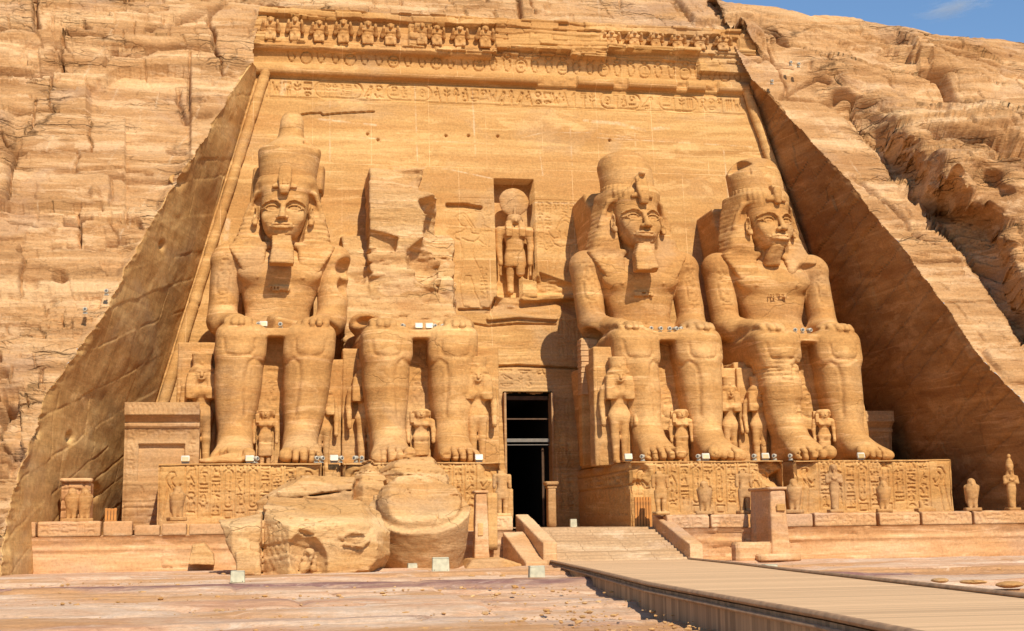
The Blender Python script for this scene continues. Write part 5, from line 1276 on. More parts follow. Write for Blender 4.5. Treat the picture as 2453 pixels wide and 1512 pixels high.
def b_slab(s,w,h):
    convex(s,planw([(-w*.5,-.9),(-.1*w,-1.3),(.45*w,-1.1),(.52*w,.3),(.3*w,1.6),(-.4*w,1.4)])+[((0,0,-.2),(0,0,-1)),((0,-1.1,.62*h),(-.05,-.45,.9)),((0,.3,h),(.05,.1,1)),((-.4*w,0,.5*h),(-.45,-.1,.9))],k=0); bedding(s,8,.10)
    s.box((0,-1.0,.45*h),(w*.45,.5,.02),.01,k=.08,mode='s',R=rotm(0,rad(-7),0))
fallen('fallen_slab',612,850,1140,1232,-2.2,1.9,b_slab,'flat cracked rock slab lying on the left terrace above the toppled head','fallen block',9.2,zb=1.5)
def b_lump(s,w,h):
    convex(s,planw([(-w*.52,-.3),(-.15*w,-1.25),(.42*w,-.9),(.52*w,.5),(.1*w,1.3),(-.4*w,1.0)])+[((0,0,-.2),(0,0,-1)),((0,-1.,.66*h),(.05,-.55,.85)),((0,.2,h),(-.05,.1,1)),((.36*w,0,.8*h),(.75,-.1,.6)),((.1*w,-1.1,.3*h),(.35,-.9,.1)),((-.4*w,0,.7*h),(-.7,-.2,.7)),((-.45*w,-.3,.3*h),(-.8,-.4,-.45))],k=0); bedding(s,13,.16); return
    s.fnop(hull([(-w*.5,.3*h),(-.3*w,0),(.5*w,0),(.5*w,.8*h),(.2*w,h),(-.35*w,.85*h)][::-1],-1.1,1.2,.35),s.lo,[a[-1] for a in s.ax],k=0,mode='u'); s.ell((-.4*w,-1.,.3*h),(.6,.6,.9),k=.3,mode='s')
fallen('fallen_boulder',834,925,1098,1290,-1.9,1.3,b_lump,'dark sided boulder wedged between the slab and the toppled crown','fallen block',11.7)
fallen('fallen_boulder',905,1075,1096,1200,-1.2,1.4,b_lump,'pale broken boulder rising behind the toppled crown','fallen block',14.9)
def b_flat(s,w,h): s.fnop(hull([(-w*.5,0),(w*.5,0),(w*.45,.5*h),(.1*w,h),(-.35*w,.9*h)][::-1],-.9,1.3,.2),s.lo,[a[-1] for a in s.ax],k=0,mode='u')
fallen('rock_footing',1100,1262,1335,1372,-6.3,1.6,b_flat,'low flat rock under the slender pillar left of the ramp','rock',17.3,h=.05)
fallen('masonry_patch',452,515,1300,1352,-4.2,.5,b_flat,'rough rounded stone set in the mortar patch of the left terrace wall','rock',19.3,h=.04)
# --- slender pillar and small shrine
def pillar():
    x,y=p(1151,1250,-5.2)
    T=empty('stone_pillar',(x,y,.1),'slender plain square pillar standing just left of the ramp','pillar')
    s=SDF((-.5,-.5,-.2),(.5,.5,3.),.035); s.loft(2,[(-.1,0,0,.31,.28),(2.0,0,0,.24,.24),(2.62,0,0,.22,.22)],n=12,k=0,end=.03,smooth=False); s.noise(.015,2,1.); s.mesh('shaft',M_terr,T)
    boxm('cap',(0,0,2.69),(.28,.27,.06),M_terr,T,bev=.02,disp=.01)
    boxm('repair_patch',(-.05,-.27,1.25),(.10,.02,.24),M_ped,T,bev=.01)
    x2,_=p(1179,1200,-4.6); boxm('wall_stub',(x2-x,.75,1.55),(.2,.12,1.12),M_ped,T,bev=.02,disp=.02)
    return T
pillar()
def shrine():
    x,y=p(1857,1250,-6.)
    T=empty('small_shrine',(x,y,0),'small tall shrine box with a recessed dark side, beside the boardwalk','shrine')
    s=SDF((-.6,-.7,0),(.6,2.4,3.1),.05); s.loft(2,[(.0,0,.8,.42,1.35),(2.75,0,.8,.32,1.2)],n=14,k=0,end=.03,smooth=False); s.box((-.52,.7,1.6),(.22,.8,1.0),.02,k=.02,mode='s'); s.noise(.02,1.5,3.); s.mesh('shaft',M_terr,T)
    boxm('lintel',(0,.8,2.80),(.37,1.28,.06),M_terr,T,bev=.02,disp=.02)
    boxm('base',(-.25,.5,.12),(.85,1.6,.14),M_terr,T,bev=.03,disp=.03); boxm('low_wall',(-1.15,-.3,.30),(.75,.28,.42),M_terr,T,bev=.05,disp=.04,rz=rad(6))
    boxm('repair_patch',(.05,-.52,2.05),(.18,.03,.14),M_ped,T,bev=.02,disp=.02)
shrine()
# --- chapel fronts in both corners
def chapel(name,x0,x1,y,label,mir,seed):
    w=x1-x0; T=empty(name,((x0+x1)/2,y,1.5),label,'chapel','corner chapels'); rg=np.random.RandomState(seed)
    C=Can(-w/2,w/2,0,5.5,.04)
    for i in range(14): xx=-w/2+.15+i*(w-.3)/14; C.line([(xx,4.95),(xx,5.2),(xx+.12,5.3),(xx+.2,5.15),(xx+.18,4.95)],.025)
    C.column(-w/2+.15,2.1,3.9,.3,rg,.025); C.column(w/2-.45,2.1,3.9,.3,rg,.025); C.row(-w/2+.2,w/2-.2,3.95,4.25,rg,.025)
    for i in range(4): C.column(-w/2+.75+i*(w-1.5)/4,2.2,3.4,(w-1.5)/4*.8,rg,.02)
    def prof(X,Z):
        q=np.where(Z>4.85,.38+.06*fbm(X,Z*2,seed,3),np.where(Z>4.55,.0+.30*(Z-4.55)/.3,np.where(Z>4.35,.12,0)))
        q=np.where((np.abs(X)<w/2-.6)&(Z>2.05)&(Z<3.65),-.35,q); q=np.where(Z<2.,.10+.10*fbm(X*1.2,Z*2.2,seed,3)-.08*strata(X,Z,seed,(.25,.45),(.5,1.2),.04)[1],q); return q
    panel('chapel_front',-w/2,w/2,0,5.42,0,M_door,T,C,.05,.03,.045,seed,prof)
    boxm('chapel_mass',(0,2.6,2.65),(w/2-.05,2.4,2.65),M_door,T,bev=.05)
    return T
xa,xb=X_(296,1100,2.6),X_(476,1100,2.6)
chapel('corner_chapel',xa,xb,2.6,'left corner chapel with cobra cornice and recessed false door',False,3)
xa2,xb2=X_(2068,1100,7.),X_(2140,1100,7.)
chapel('corner_chapel',xa2-.6,xb2,7.,'shadowed corner chapel behind the far right colossus',True,9)
def nicheblock():
    x0,x1=X_(146,1200,-1.5),X_(216,1200,-1.5); T=empty('stone_niche',((x0+x1)/2,-1.5,1.5),'rough masonry niche behind the leftmost falcon statue','stone niche')
    w=x1-x0
    panel('masonry',-w/2,w/2,0,1.95,0,M_terr,T,None,0,.06,.04,5.,lambda X,Z:-.08*strata(X,Z,8,(.25,.5),(.4,1.),.035)[1]+.06*strata(X,Z,8,(.25,.5),(.4,1.),.035)[0]); boxm('lintel',(0,.1,1.98),(w/2+.05,.25,.08),M_terr,T,bev=.03,disp=.02); boxm('backing',(0,.7,.95),(w/2-.03,.6,.93),M_terr,T,bev=.02)
nicheblock()
def wgate(u0,u1,v0,v1,y,label,rz=0):
    x0,x1=X_(u0,v1,y),X_(u1,v1,y); za,zb=float(at(u0,v1,y)[2]),float(at(u0,v0,y)[2]); w=x1-x0; T=empty('wooden_gate',((x0+x1)/2,y,za),label,'gate','orange wooden slat gates',rz=rz); h=zb-za
    for k,zz in enumerate((.12*h,.88*h)): boxm('rail',(0,.04,zz),(w/2,.02,.035),M_gate,T,bev=.005)
    boxm('backing_board',(0,.05,h/2),(w/2-.01,.008,h/2-.02),M_dwood,T,bev=.0)
    n=max(4,int(w/.11))
    for i in range(n): boxm('slat',(-w/2+(i+.5)*w/n,0,h/2),(w/n*.40,.018,h/2-.01*(i%3)),M_gate,T,bev=.004)
M_gate=plain('orange_varnished_wood',(.52,.20,.035),.6,var=.3,scale=3)
wgate(250,279,1217,1252,-3.0,'small orange slatted gate in the shadow by the left cutting wall')
wgate(1521,1562,1190,1278,-1.6,'tall orange slatted gate at the corner right of the ramp',rz=rad(0))
# ---------------------------------------------------------------- broken upper part of the second colossus (a part of that colossus)
def broken_mass():
    s=SDF((-4.2,7.0,5.2),(3.4,13.2,16.2),.085)
    s.box((-.10,11.4,10.6),(1.78,2.0,4.85),.06,k=.05)
    convex(s,planw([(-3.15,8.4),(2.3,8.4),(2.9,13.2),(-3.2,13.2)])+[((0,8.6,7.0),(.05,-.92,.50)),((-1.5,0,10.35),(-.04,-.15,1)),((1.7,0,9.6),(.62,-.2,.72)),((0,0,5.3),(0,0,-1))],k=.05)
    s.box((1.7,12.2,9.6),(.8,1.4,2.2),.1,k=.1)
    # overhanging break at the head of the slab, scooped right flank
    s.ell((-.2,9.3,15.0),(2.3,1.0,.66),k=.25,mode='s',R=rotm(0,rad(12),0)); s.ell((1.9,10.2,12.2),(1.15,1.4,1.5),k=.2,mode='s'); s.ell((.9,9.6,10.4),(.8,.9,1.2),k=.2,mode='s')
    rg=np.random.RandomState(9)
    for (x_,y_,z_,a_) in [(-2.6,9.6,9.9,.5),(-1.2,9.0,9.4,-.3),(.6,8.9,8.9,.4),(2.0,9.2,9.3,.7),(-2.2,8.4,7.9,.2),(.2,8.1,7.7,-.4),(1.6,8.5,8.0,.3),(1.8,9.7,11.0,.5),(1.5,9.6,13.4,-.35),(1.75,9.8,12.3,.6),(-1.2,9.35,11.4,.2)]:
        s.box((x_,y_,z_),(.75,.45,.42),.02,k=.04,mode='s',R=rotm(a_*.6,a_,a_*.8))
    s.box((1.5,11.8,15.6),(.7,2.,.5),.05,k=.1,mode='s',R=rotm(0,rad(28),0)); s.ell((.4,8.2,7.8),(1.2,1.,.7),k=.25,mode='s')
    s.box((1.65,11.2,14.9),(.85,2.6,1.0),.1,k=.08,mode='s',R=rotm(0,rad(14),0))
    i,j,k=np.nonzero(np.abs(s.D)<.6); x=s.ax[0][i];y=s.ax[1][j];z=s.ax[2][k]
    b,g=strata(x+.4*y,z+.12*x,61,(.5,1.3),(1.,3.),.05); b2,g2=strata(x+.3*y,z-.1*x,67,(.15,.45),(.5,1.6),.04)
    s.D[i,j,k]+=(.16*(b-.5)+.12*(b2-.5)+.05*g+.04*g2+.22*fbm(x*.6,y*.6,z*.8,4)).astype(np.float32)*np.where(z>11.2,.45,1).astype(np.float32)
    s.mesh('broken_torso',M_break,t2)
broken_mass()
# ---------------------------------------------------------------- standing figures
def fig_queen(h=.0095,kind='queen'):
    s=SDF((-.26,-.16,-.01),(.26,.2,1.32),h)
    for sx in (-1,1):
        fy=-.03 if sx<0 else .0
        s.cap((sx*.050,fy,.05),(sx*.052,fy*.5,.28),.034,.044,k=.015); s.cap((sx*.052,fy*.5,.28),(sx*.052,0,.50),.044,.060,k=.02); s.cap((sx*.052,fy-.07,.022),(sx*.052,fy,.03),.026,.034,k=.02)
        s.cap((sx*.165,.01,.79),(sx*.185,.01,.62),.040,.034,k=.02); s.cap((sx*.185,.01,.62),(sx*.180,-.02,.46),.034,.026,k=.02); s.ell((sx*.178,-.025,.43),(.028,.034,.042),k=.015)
        s.ell((sx*.065,-.075,.735),(.045,.04,.042),k=.02)
    s.ell((0,0,.52),(.108,.075,.09),k=.04); s.ell((0,0,.63),(.085,.062,.10),k=.04); s.ell((0,0,.755),(.125,.07,.09),k=.04); s.cap((-.14,.01,.80),(.14,.01,.80),.045,.045,k=.03)
    s.cap((0,-.03,.76),(0,-.03,.9),.062,.055,k=.02); s.ell((0,-.045,.915),(.070,.072,.088),k=.02)
    for sx in (-1,1): s.ell((sx*.028,-.116,.93),(.021,.022,.013),k=.005,mode='s'); (s.loft if kind=='queen' else (lambda *a,**k:None))(2,[(.68,sx*.10,-.06,.055,.045),(.80,sx*.105,-.045,.055,.055),(.93,sx*.098,-.01,.045,.075)],n=4,k=.02,end=.01)
    s.cap((0,-.11,.935),(0,-.132,.905),.010,.016,k=.01); s.ell((0,-.110,.875),(.028,.016,.008),k=.004); s.ell((0,-.108,.861),(.024,.014,.008),k=.004)
    s.loft(2,[(.72 if kind=='queen' else .84,0,.05,.16 if kind=='queen' else .10,.05),(.9,0,.03,.145,.07),(.97,0,.0,.125,.10),(1.01,0,0,.10,.09)],n=2.6,k=.02,end=.02)
    if kind=='queen':
        s.loft(2,[(.985,0,.0,.092,.08),(1.02,0,.0,.094,.08),(1.13,0,.0,.104,.09),(1.135,0,.0,.104,.09)],n=2.3,k=.01,end=.01); s.cap((0,-.07,.99),(0,-.085,1.03),.012,.014,k=.01)
    else: s.loft(2,[(.40,0,0,.10,.075),(.18,0,-.01,.115,.08)][::-1],n=2.6,k=.03,end=.01); s.box((-.13,-.04,.84),(.03,.04,.08),.01,k=.01)
    s.box((0,.12,.52 if kind=='queen' else .49),(.215 if kind=='queen' else .15,.045,.53 if kind=='queen' else .50),.012,k=.01)
    s.noise(.006,7,1.,1.6,3)
    return s
_q=empty('queen_statue',(0,0,0)); fig_queen().mesh('figure',M_stat,_q)
_s=SDF((-.3,.05,-.01),(.3,.4,1.45),.02); _s.box((0,.2,.62),(.25,.12,.64),.012,k=0); _s.noise(.008,5,2.); _s.mesh('back_slab',M_stat,_q)
_p=empty('princess_statue',(0,0,0)); fig_queen(kind='princess').mesh('figure',M_stat,_p)
def placef(proto,first,x,y,z,H,label,cat,group,rz=0,sx=1.):
    o=proto if first else copy_tree(proto)
    o.location=(x,y,z); o.scale=(H*sx,H,H); o.rotation_euler=(0,0,rz); o['label']=label; o['category']=cat; o['group']=group; return o
ZP=4.18
qs=[(-15.95,4.9,4.55,'queen statue half hidden beside the outer shin of the far left colossus',1.),
    (-10.55,4.6,3.45,'crowned queen statue in the gap right of the far left colossus',1.),
    (-8.55,4.7,4.35,'queen statue hidden by the left shin of the broken colossus',1.),
    (-3.62,3.4,4.35,'plumed queen statue at the right shin of the broken colossus, next to the doorway',1.),
    (2.98,3.2,4.35,'tall queen statue with high crown left of the bearded colossus, by the door passage',1.),
    (8.75,4.6,3.7,'slim queen statue just visible between the two right colossi',.9),
    (10.15,4.4,3.7,'battered queen statue left of the beardless colossus shin',1.)]
for i,(x,y,H,l,sx) in enumerate(qs): placef(_q,i==0,x,y,ZP,H,l,'queen statue','queens standing beside the colossi legs',sx=sx)
ps=[(-13.1,3.3,2.5,'small headless prince figure between the feet of the far left colossus'),(-6.2,3.3,2.5,'small robed princess figure between the feet of the broken colossus'),(5.95,3.3,2.5,'small princess figure between the feet of the bearded colossus'),(12.95,3.3,2.5,'small worn figure between the feet of the beardless colossus')]
for i,(x,y,H,l) in enumerate(ps): placef(_p,i==0,x,y,ZP,H,l,'small statue','small royal children between the feet',sx=1.25 if i==1 else 1.1)
# --- falcon headed god in the niche
def god():
    a=atw(1226.,722.); a=at(1226.,722.,12.9); T=empty('falcon_god_statue',(-.12,12.65,13.55),'standing falcon headed god with sun disc inside the niche above the door','god statue')
    s=SDF((-1.15,-.7,-.05),(1.15,.9,4.75),.04); k=4.25
    for sx in (-1,1):
        yy=-.15 if sx>0 else .05
        if sx<0: s.cap((sx*.25,yy,.1),(sx*.26,yy,1.1),.17,.20,k=.08); s.cap((sx*.26,yy,1.1),(sx*.27,0,1.9),.2,.27,k=.08); s.cap((sx*.25,yy-.3,.08),(sx*.25,yy,.12),.12,.15,k=.06)
        else: s.cap((sx*.26,-.15,1.15),(sx*.27,0,2.2),.24,.28,k=.08)
        s.cap((sx*.82,.05,3.42),(sx*.86,.05,2.55),.22,.18,k=.08); s.cap((sx*.86,.05,2.55),(sx*.80,-.1,1.75),.18,.13,k=.08); s.ell((sx*.80,-.15,1.62),(.13,.15,.17),k=.06)
        s.cap((sx*.80,-.15,1.45),(sx*.80,-.12,1.0),.07,.07,k=.04)
        s.loft(2,[(3.05,sx*.36,-.33,.16,.11),(3.5,sx*.36,-.28,.17,.14),(3.9,sx*.34,-.1,.17,.2)],n=4,k=.05,end=.03)
        s.ell((sx*.17,-.40,4.02),(.07,.05,.05),k=.02,mode='s')
    s.loft(2,[(1.45,0,0,.60,.32),(2.1,0,0,.54,.3),(2.35,0,0,.46,.28),(2.7,0,0,.48,.28),(3.2,0,0,.66,.33),(3.5,0,0,.76,.3),(3.65,0,.02,.6,.25)],n=2.5,k=.08)
    s.cap((-.82,.05,3.45),(.82,.05,3.45),.19,.19,k=.1); s.loft(2,[(2.28,0,-.02,.50,.31),(2.42,0,-.02,.49,.31)],n=2.5,k=.03,end=.03)
    s.loft(2,[(3.5,0,.1,.50,.2),(3.9,0,.05,.44,.32),(4.2,0,0,.38,.36),(4.3,0,0,.3,.3)],n=2.4,k=.05); s.ell((0,-.22,3.98),(.28,.24,.24),k=.06); s.cap((0,-.42,3.98),(0,-.52,3.84),.08,.04,k=.05)
    s.noise(.02,1.5,2.); s.mesh('figure',M_stat,T)
    d=SDF((-.95,-.4,4.1),(.95,.4,6.),.04); d.ell((0,.12,5.02),(.80,.22,.78),k=0); d.cap((0,-.12,4.3),(0,-.16,4.62),.08,.06,k=.05); d.noise(.015,2,1.); d.mesh('sun_disc',M_stat,T)
    return T
god()
# --- baboons of the top frieze
def baboon():
    T=empty('baboon_statue',(0,0,0)); s=SDF((-.62,-.45,-.02),(.62,.35,1.12),.035)
    s.loft(2,[(.0,0,0,.27,.22),(.35,0,0,.25,.22),(.6,0,-.02,.33,.26),(.8,0,-.02,.30,.24)],n=2.3,k=.06); s.ell((0,-.10,.88),(.19,.2,.16),k=.05); s.cap((0,-.22,.84),(0,-.36,.80),.10,.085,k=.05)
    for sx in (-1,1):
        s.cap((sx*.27,0,.70),(sx*.43,-.05,.48),.14,.13,k=.05); s.cap((sx*.43,-.05,.48),(sx*.38,-.28,.72),.11,.08,k=.04); s.ell((sx*.36,-.32,.78),(.07,.06,.09),k=.03)
        s.cap((sx*.20,-.05,.32),(sx*.21,-.2,.05),.12,.09,k=.04); s.ell((sx*.07,-.26,.93),(.03,.03,.02),k=.02,mode='s'); s.ell((sx*.17,-.04,.98),(.04,.04,.05),k=.02)
    s.box((0,-.2,.52),(.24,.12,.012),.005,k=.05,mode='s'); s.ell((0,-.22,.3),(.05,.06,.07),k=.03)
    s.noise(.015,4,1.,1.5,3); s.mesh('figure',M_stat,T); return T
bb=baboon(); n=0
words=['first','second','third','fourth','fifth','sixth']
for (u,v,g,i) in [(647,94,'left',0),(706,96,'left',1),(762,97,'left',2),(821,103,'left',3),(878,105,'left',4),(933,110,'left',5),(1007,99,'middle',0),(1042,101,'middle',1),(1098,102,'middle',2),(1157,105,'middle',3),
                     (1458,121,'right',0),(1512,126,'right',1),(1563,130,'right',2),(1616,134,'right',3),(1668,139,'right',4),(1724,141,'right',5)]:
    a=atw(float(u),float(v)); o=bb if n==0 else copy_tree(bb)
    zz={'left':27.10,'middle':27.20,'right':27.64}[g]; hh={'left':1.26,'middle':1.15,'right':.88}[g]*(1+.06*math.sin(n*2.3))
    o.location=(float(a[0]),Yw(27.9)-.60,zz); o.scale=(1.0+.06*math.sin(n*5.1),1.1,hh); o.rotation_euler=(0,0,rad(5*math.sin(n*3.7)))
    o['label']='baboon with raised arms, %s from the left in the %s group of the top frieze'%(words[i],g); o['category']='baboon statue'; o['group']='baboon statues of the top frieze'; n+=1
# --- terrace statues
def falcon(kind='falcon'):
    T=empty('falcon_statue',(0,0,0)); s=SDF((-.4,-.5,-.02),(.4,.62,1.5),.03)
    s.loft(2,[(.10,0,.12,.13,.16),(.30,0,.10,.19,.22),(.55,0,.04,.25,.28),(.85,0,-.02,.30,.28),(1.05,0,-.04,.24,.24),(1.15,0,-.06,.18,.2)],n=2.2,k=.06,end=.08)
    s.cap((0,.14,.6),(0,.36,.16),.19,.09,k=.08,sc=(1,.8,1)); 
    for sx in (-1,1): s.cap((sx*.22,0,.98),(sx*.17,.22,.38),.11,.08,k=.04); s.cap((sx*.11,-.05,.45),(sx*.11,-.08,.12),.12,.085,k=.05); s.ell((sx*.085,-.22,1.20),(.03,.03,.03),k=.02,mode='s'); s.cap((sx*.11,-.2,.12),(sx*.11,-.05,.13),.045,.06,k=.03)
    s.ell((0,-.07,1.2),(.165,.18,.16),k=.05); s.cap((0,-.22,1.19),(0,-.28,1.10),.055,.03,k=.03)
    if kind=='crowned': s.loft(2,[(1.32,0,-.04,.15,.15),(1.55,0,-.04,.19,.18)],n=2.2,k=.02,end=.02)
    s.noise(.02,3.5,1.,1.5,4); s.mesh('figure',M_fig,T); boxm('plinth',(0,.02,.06),(.33,.40,.075),M_fig,T,bev=.015,disp=.015); return T
M_fig=stone('brown_statue_stone',[(.38,.19,.065),(.51,.27,.095),(.64,.38,.16),(.43,.22,.075)],bump=.35,mott=.5,obj=False)
def osirid(head=True,crossed=True,crownk=True,walk=False):
    T=empty('standing_king_statue',(0,0,0)); s=SDF((-.45,-.4,-.02),(.45,.42,2.55),.03)
    if walk:
        for sx in (-1,1): s.cap((sx*.11,-.02,.12),(sx*.13,0,.85),.085,.13,k=.04); s.cap((sx*.11,-.2,.1),(sx*.11,0,.12),.06,.08,k=.04)
        s.loft(2,[(.62,0,0,.22,.16),(.95,0,0,.20,.16),(1.15,0,0,.17,.14),(1.45,0,0,.25,.16),(1.55,0,0,.2,.13)],n=2.4,k=.05)
        for sx in (-1,1): s.cap((sx*.27,0,1.45),(sx*.29,0,1.05),.075,.06,k=.03)
    else:
        s.loft(2,[(.12,0,0,.15,.14),(.5,0,0,.16,.14),(.9,0,0,.20,.16),(1.1,0,0,.18,.15),(1.4,0,0,.25,.17),(1.52,0,0,.22,.15)],n=2.3,k=.05); s.cap((0,-.22,.1),(0,-.02,.12),.09,.12,k=.05)
        for sx in (-1,1): s.cap((sx*.25,0,1.42),(sx*.27,-.06,1.18),.08,.07,k=.03); s.cap((sx*.27,-.06,1.18),(-sx*.08,-.2,1.32),.065,.05,k=.03)
    s.box((0,.2,.85),(.11,.1,.8),.01,k=.03)
    if head:
        s.cap((0,0,1.5),(0,-.02,1.66),.07,.07,k=.03); s.ell((0,-.05,1.72),(.10,.12,.14),k=.03); s.loft(2,[(1.45,0,.05,.19,.08),(1.65,0,.03,.17,.1),(1.85,0,0,.125,.13)],n=2.5,k=.03); s.cap((0,-.14,1.62),(0,-.14,1.48),.04,.035,k=.02); s.cap((0,-.16,1.73),(0,-.19,1.69),.02,.03,k=.02)
    if crownk: s.loft(2,[(1.80,0,0,.15,.15),(1.95,0,.02,.16,.16),(2.1,0,.03,.13,.13),(2.22,0,.03,.075,.075)],n=2,k=.03,end=.04); s.ell((0,.03,2.32),(.085,.085,.10),k=.02)
    s.noise(.018,3.5,2.,1.5,4); s.mesh('figure',M_fig,T); boxm('plinth',(0,.0,.05),(.26,.32,.07),M_fig,T,bev=.015,disp=.015); return T
YS=-3.45
def onledge(o,u,v,label,cat,group,H=1.,y=YS,rz=0):
    a=at(float(u),float(v),y); o.location=(float(a[0]),y,1.84 if v>1200 and u>0 else float(a[2])); o.scale=(H,H,H); o.rotation_euler=(0,0,rz); tag(o,label,cat,group)
fa=falcon(); fl=[(172,'left of a worn falcon pair inside the masonry niche',.95,rad(-15)),(202,'right of a worn falcon pair inside the masonry niche',.95,rad(10)),(424,'weathered falcon statue in front of the far left pedestal',.98,rad(15)),(1688,'falcon statue centred before the pedestal of the bearded colossus',1.0,rad(-25)),(1903,'stout falcon statue before the gap between the right pedestals',1.05,rad(-25)),(2330,'falcon statue on the wall end right of the last pedestal',1.02,rad(-20))]
for i,(u,l,H,rz) in enumerate(fl): onledge(fa if i==0 else copy_tree(fa),u,1230,l,'falcon statue','falcon statues on the terrace edge',H,rz=rz)
fc=falcon('crowned'); fc.name='crowned_falcon_statue'; onledge(fc,2118,1226,'falcon with a small crown, before the far right pedestal','falcon statue','falcon statues on the terrace edge',.98,rz=rad(-20))
o=osirid(True,True,False); onledge(o,2000,1226,'slim king with crossed arms before the far right pedestal','king statue','standing kings on the terrace edge',1.08,rz=rad(-10))
o=osirid(True,True,True); onledge(o,2425,1222,'king with crossed arms and tall white crown at the far right end','king statue','standing kings on the terrace edge',1.0,rz=rad(-10))
o1=osirid(False,True,False,walk=True); onledge(o1,1583,1229,'headless striding king above the right balustrade','king statue','standing kings on the terrace edge',1.08)
o=copy_tree(o1); onledge(o,1784,1229,'headless striding king half hidden behind the small shrine','king statue','standing kings on the terrace edge',1.08)
o=copy_tree(o1); onledge(o,1203,1236,'slender armless king statue beside the doorway, left of the ramp','king statue','standing kings on the terrace edge',1.12)
for (u,l) in ((2215,'small broken animal figure lying before the far right pedestal'),):
    s=SDF((-.5,-.3,-.05),(.5,.3,.6),.03); s.box((0,0,.06),(.42,.24,.08),.02,k=.02); s.cap((-.15,0,.2),(-.22,-.05,.42),.13,.09,k=.05); s.cap((-.1,0,.18),(.35,0,.14),.12,.08,k=.05); s.noise(.02,4,1.); o=s.mesh('statue_fragment',M_fig); onledge(o,u,1222,l,'statue fragment',None,.95)
boxm('stone_chair_back',(0,0,.6),(.16,.30,.62),M_fig,bev=.03,disp=.02); o=bpy.data.objects['stone_chair_back']; a=at(1217,1237,-2.6); o.location=(float(a[0]),-2.6,2.35); tag(o,'narrow upright stone beside the headless statue at the doorway','stone upright')
# capital post right of the door, brick pier below the elbow
T=empty('capital_post',(float(at(1321,1262,8.)[0]),8.,1.36),'narrow stone post with a flared capital at the right door jamb','stone post')
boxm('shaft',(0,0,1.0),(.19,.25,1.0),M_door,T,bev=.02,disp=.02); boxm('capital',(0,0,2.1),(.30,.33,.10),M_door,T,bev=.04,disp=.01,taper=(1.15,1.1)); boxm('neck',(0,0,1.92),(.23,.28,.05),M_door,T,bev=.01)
def pier():
    T=empty('brick_pier',(2.45,7.2,ZP),'rough brick repair pier supporting the elbow of the bearded colossus','brick pier')
    x0=-.42
    n=0
    for k in range(20):
        for j in range(2):
            w=.40; boxm('brick',(x0+.21+j*.41+(.025 if k%2 else .0),0.02*math.sin(k*3+j),.0+3.6+k*.135),(.198,.42,.0655),M_brick,T,bev=.008,rz=rad(1.5*math.sin(k*7+j)))
    boxm('pier_core',(.0,.10,3.2),(.37,.42,3.1),M_ped,T,bev=.02,disp=.03)
M_brick=plain('sandstone_brick',(.50,.29,.13),.9,var=.25,scale=1.3)
pier()
# ---------------------------------------------------------------- floodlights
def flood_white():
    T=empty('floodlight',(0,0,0)); s=SDF((-.2,-.25,-.02),(.2,.2,.42),.02)
    s.cap((0,-.12,.24),(0,.10,.26),.125,.10,k=0); s.ell((0,-.22,.235),(.085,.06,.085),k=.01,mode='s'); s.mesh('housing',M_white,T)
    boxm('bracket',(0,0,.06),(.11,.02,.06),M_white,T,bev=.005); boxm('base',(0,0,.012),(.12,.09,.014),M_white,T,bev=.004)
    import bmesh
    bm=bmesh.new(); bmesh.ops.create_uvsphere(bm,u_segments=12,v_segments=8,radius=.06); me=bpy.data.meshes.new('lens'); bm.to_mesh(me); bm.free(); me.materials.append(M_lens); o=bpy.data.objects.new('lens',me); col.objects.link(o); o.parent=T; o.location=(0,-.19,.235); o.scale=(1,.4,1)
    return T
def flood_amber():
    T=empty('square_floodlight',(0,0,0)); R_=rad(-20)
    boxm('housing',(0,.03,.19),(.17,.07,.13),M_white,T,bev=.015,rx=R_); boxm('reflector',(0,-.035,.175),(.14,.02,.10),M_amber,T,bev=.008,rx=R_); boxm('bracket',(0,.03,.04),(.15,.015,.04),M_metal,T,bev=.004)
    return T
fw_=flood_white(); fa_=flood_amber(); cw=ca=0
LAP=10.35; kp_=4.2
wh=[(619,0),(672,0),(966,1),(1039,1),(1058,1),(1558,2),(1580,2),(1602,2),(1616,2),(1628,2),(1903,3),(1920,3),(1936,3)]
nm=['far left colossus','broken colossus','bearded colossus','beardless colossus']
cnt={}
tot={0:2,1:3,2:5,3:3}
for u,k in wh:
    i=cnt.get(k,0);cnt[k]=i+1; a=at(float(u),770.,3.6); o=fw_ if cw==0 else copy_tree(fw_); cw+=1
    o.location=(float(a[0]),3.6,LAP-.02); o.rotation_euler=(0,0,rad(25*math.sin(u))); o.scale=(.85,)*3
    tag(o,'%s of the white floodlights from the left on the lap of the %s'%(words[i],nm[k]),'floodlight','floodlights on the colossi')
PL_=[(612,'between the feet of the far left colossus'),(757,'left of a pair on the left pedestal edge'),(769,'right of a pair on the left pedestal edge'),(815,'alone over the gap between the left pedestals'),(852,'left of a pair beside the broken colossus foot'),(867,'right of a pair beside the broken colossus foot'),(1539,'left of the bearded colossus toes'),(1673,'between the feet of the bearded colossus'),(1807,'right of the bearded colossus feet'),(1855,'over the gap between the right pedestals'),(1893,'left of the beardless colossus toes')]
for u,l in PL_:
    a=at(float(u),1095.,.35); o=copy_tree(fw_); o.location=(float(a[0]),.35,kp_); o.rotation_euler=(0,0,rad(40*math.sin(u*3.))); o.scale=(.8,)*3
    tag(o,'small white floodlight '+l,'floodlight','floodlights on the colossi')
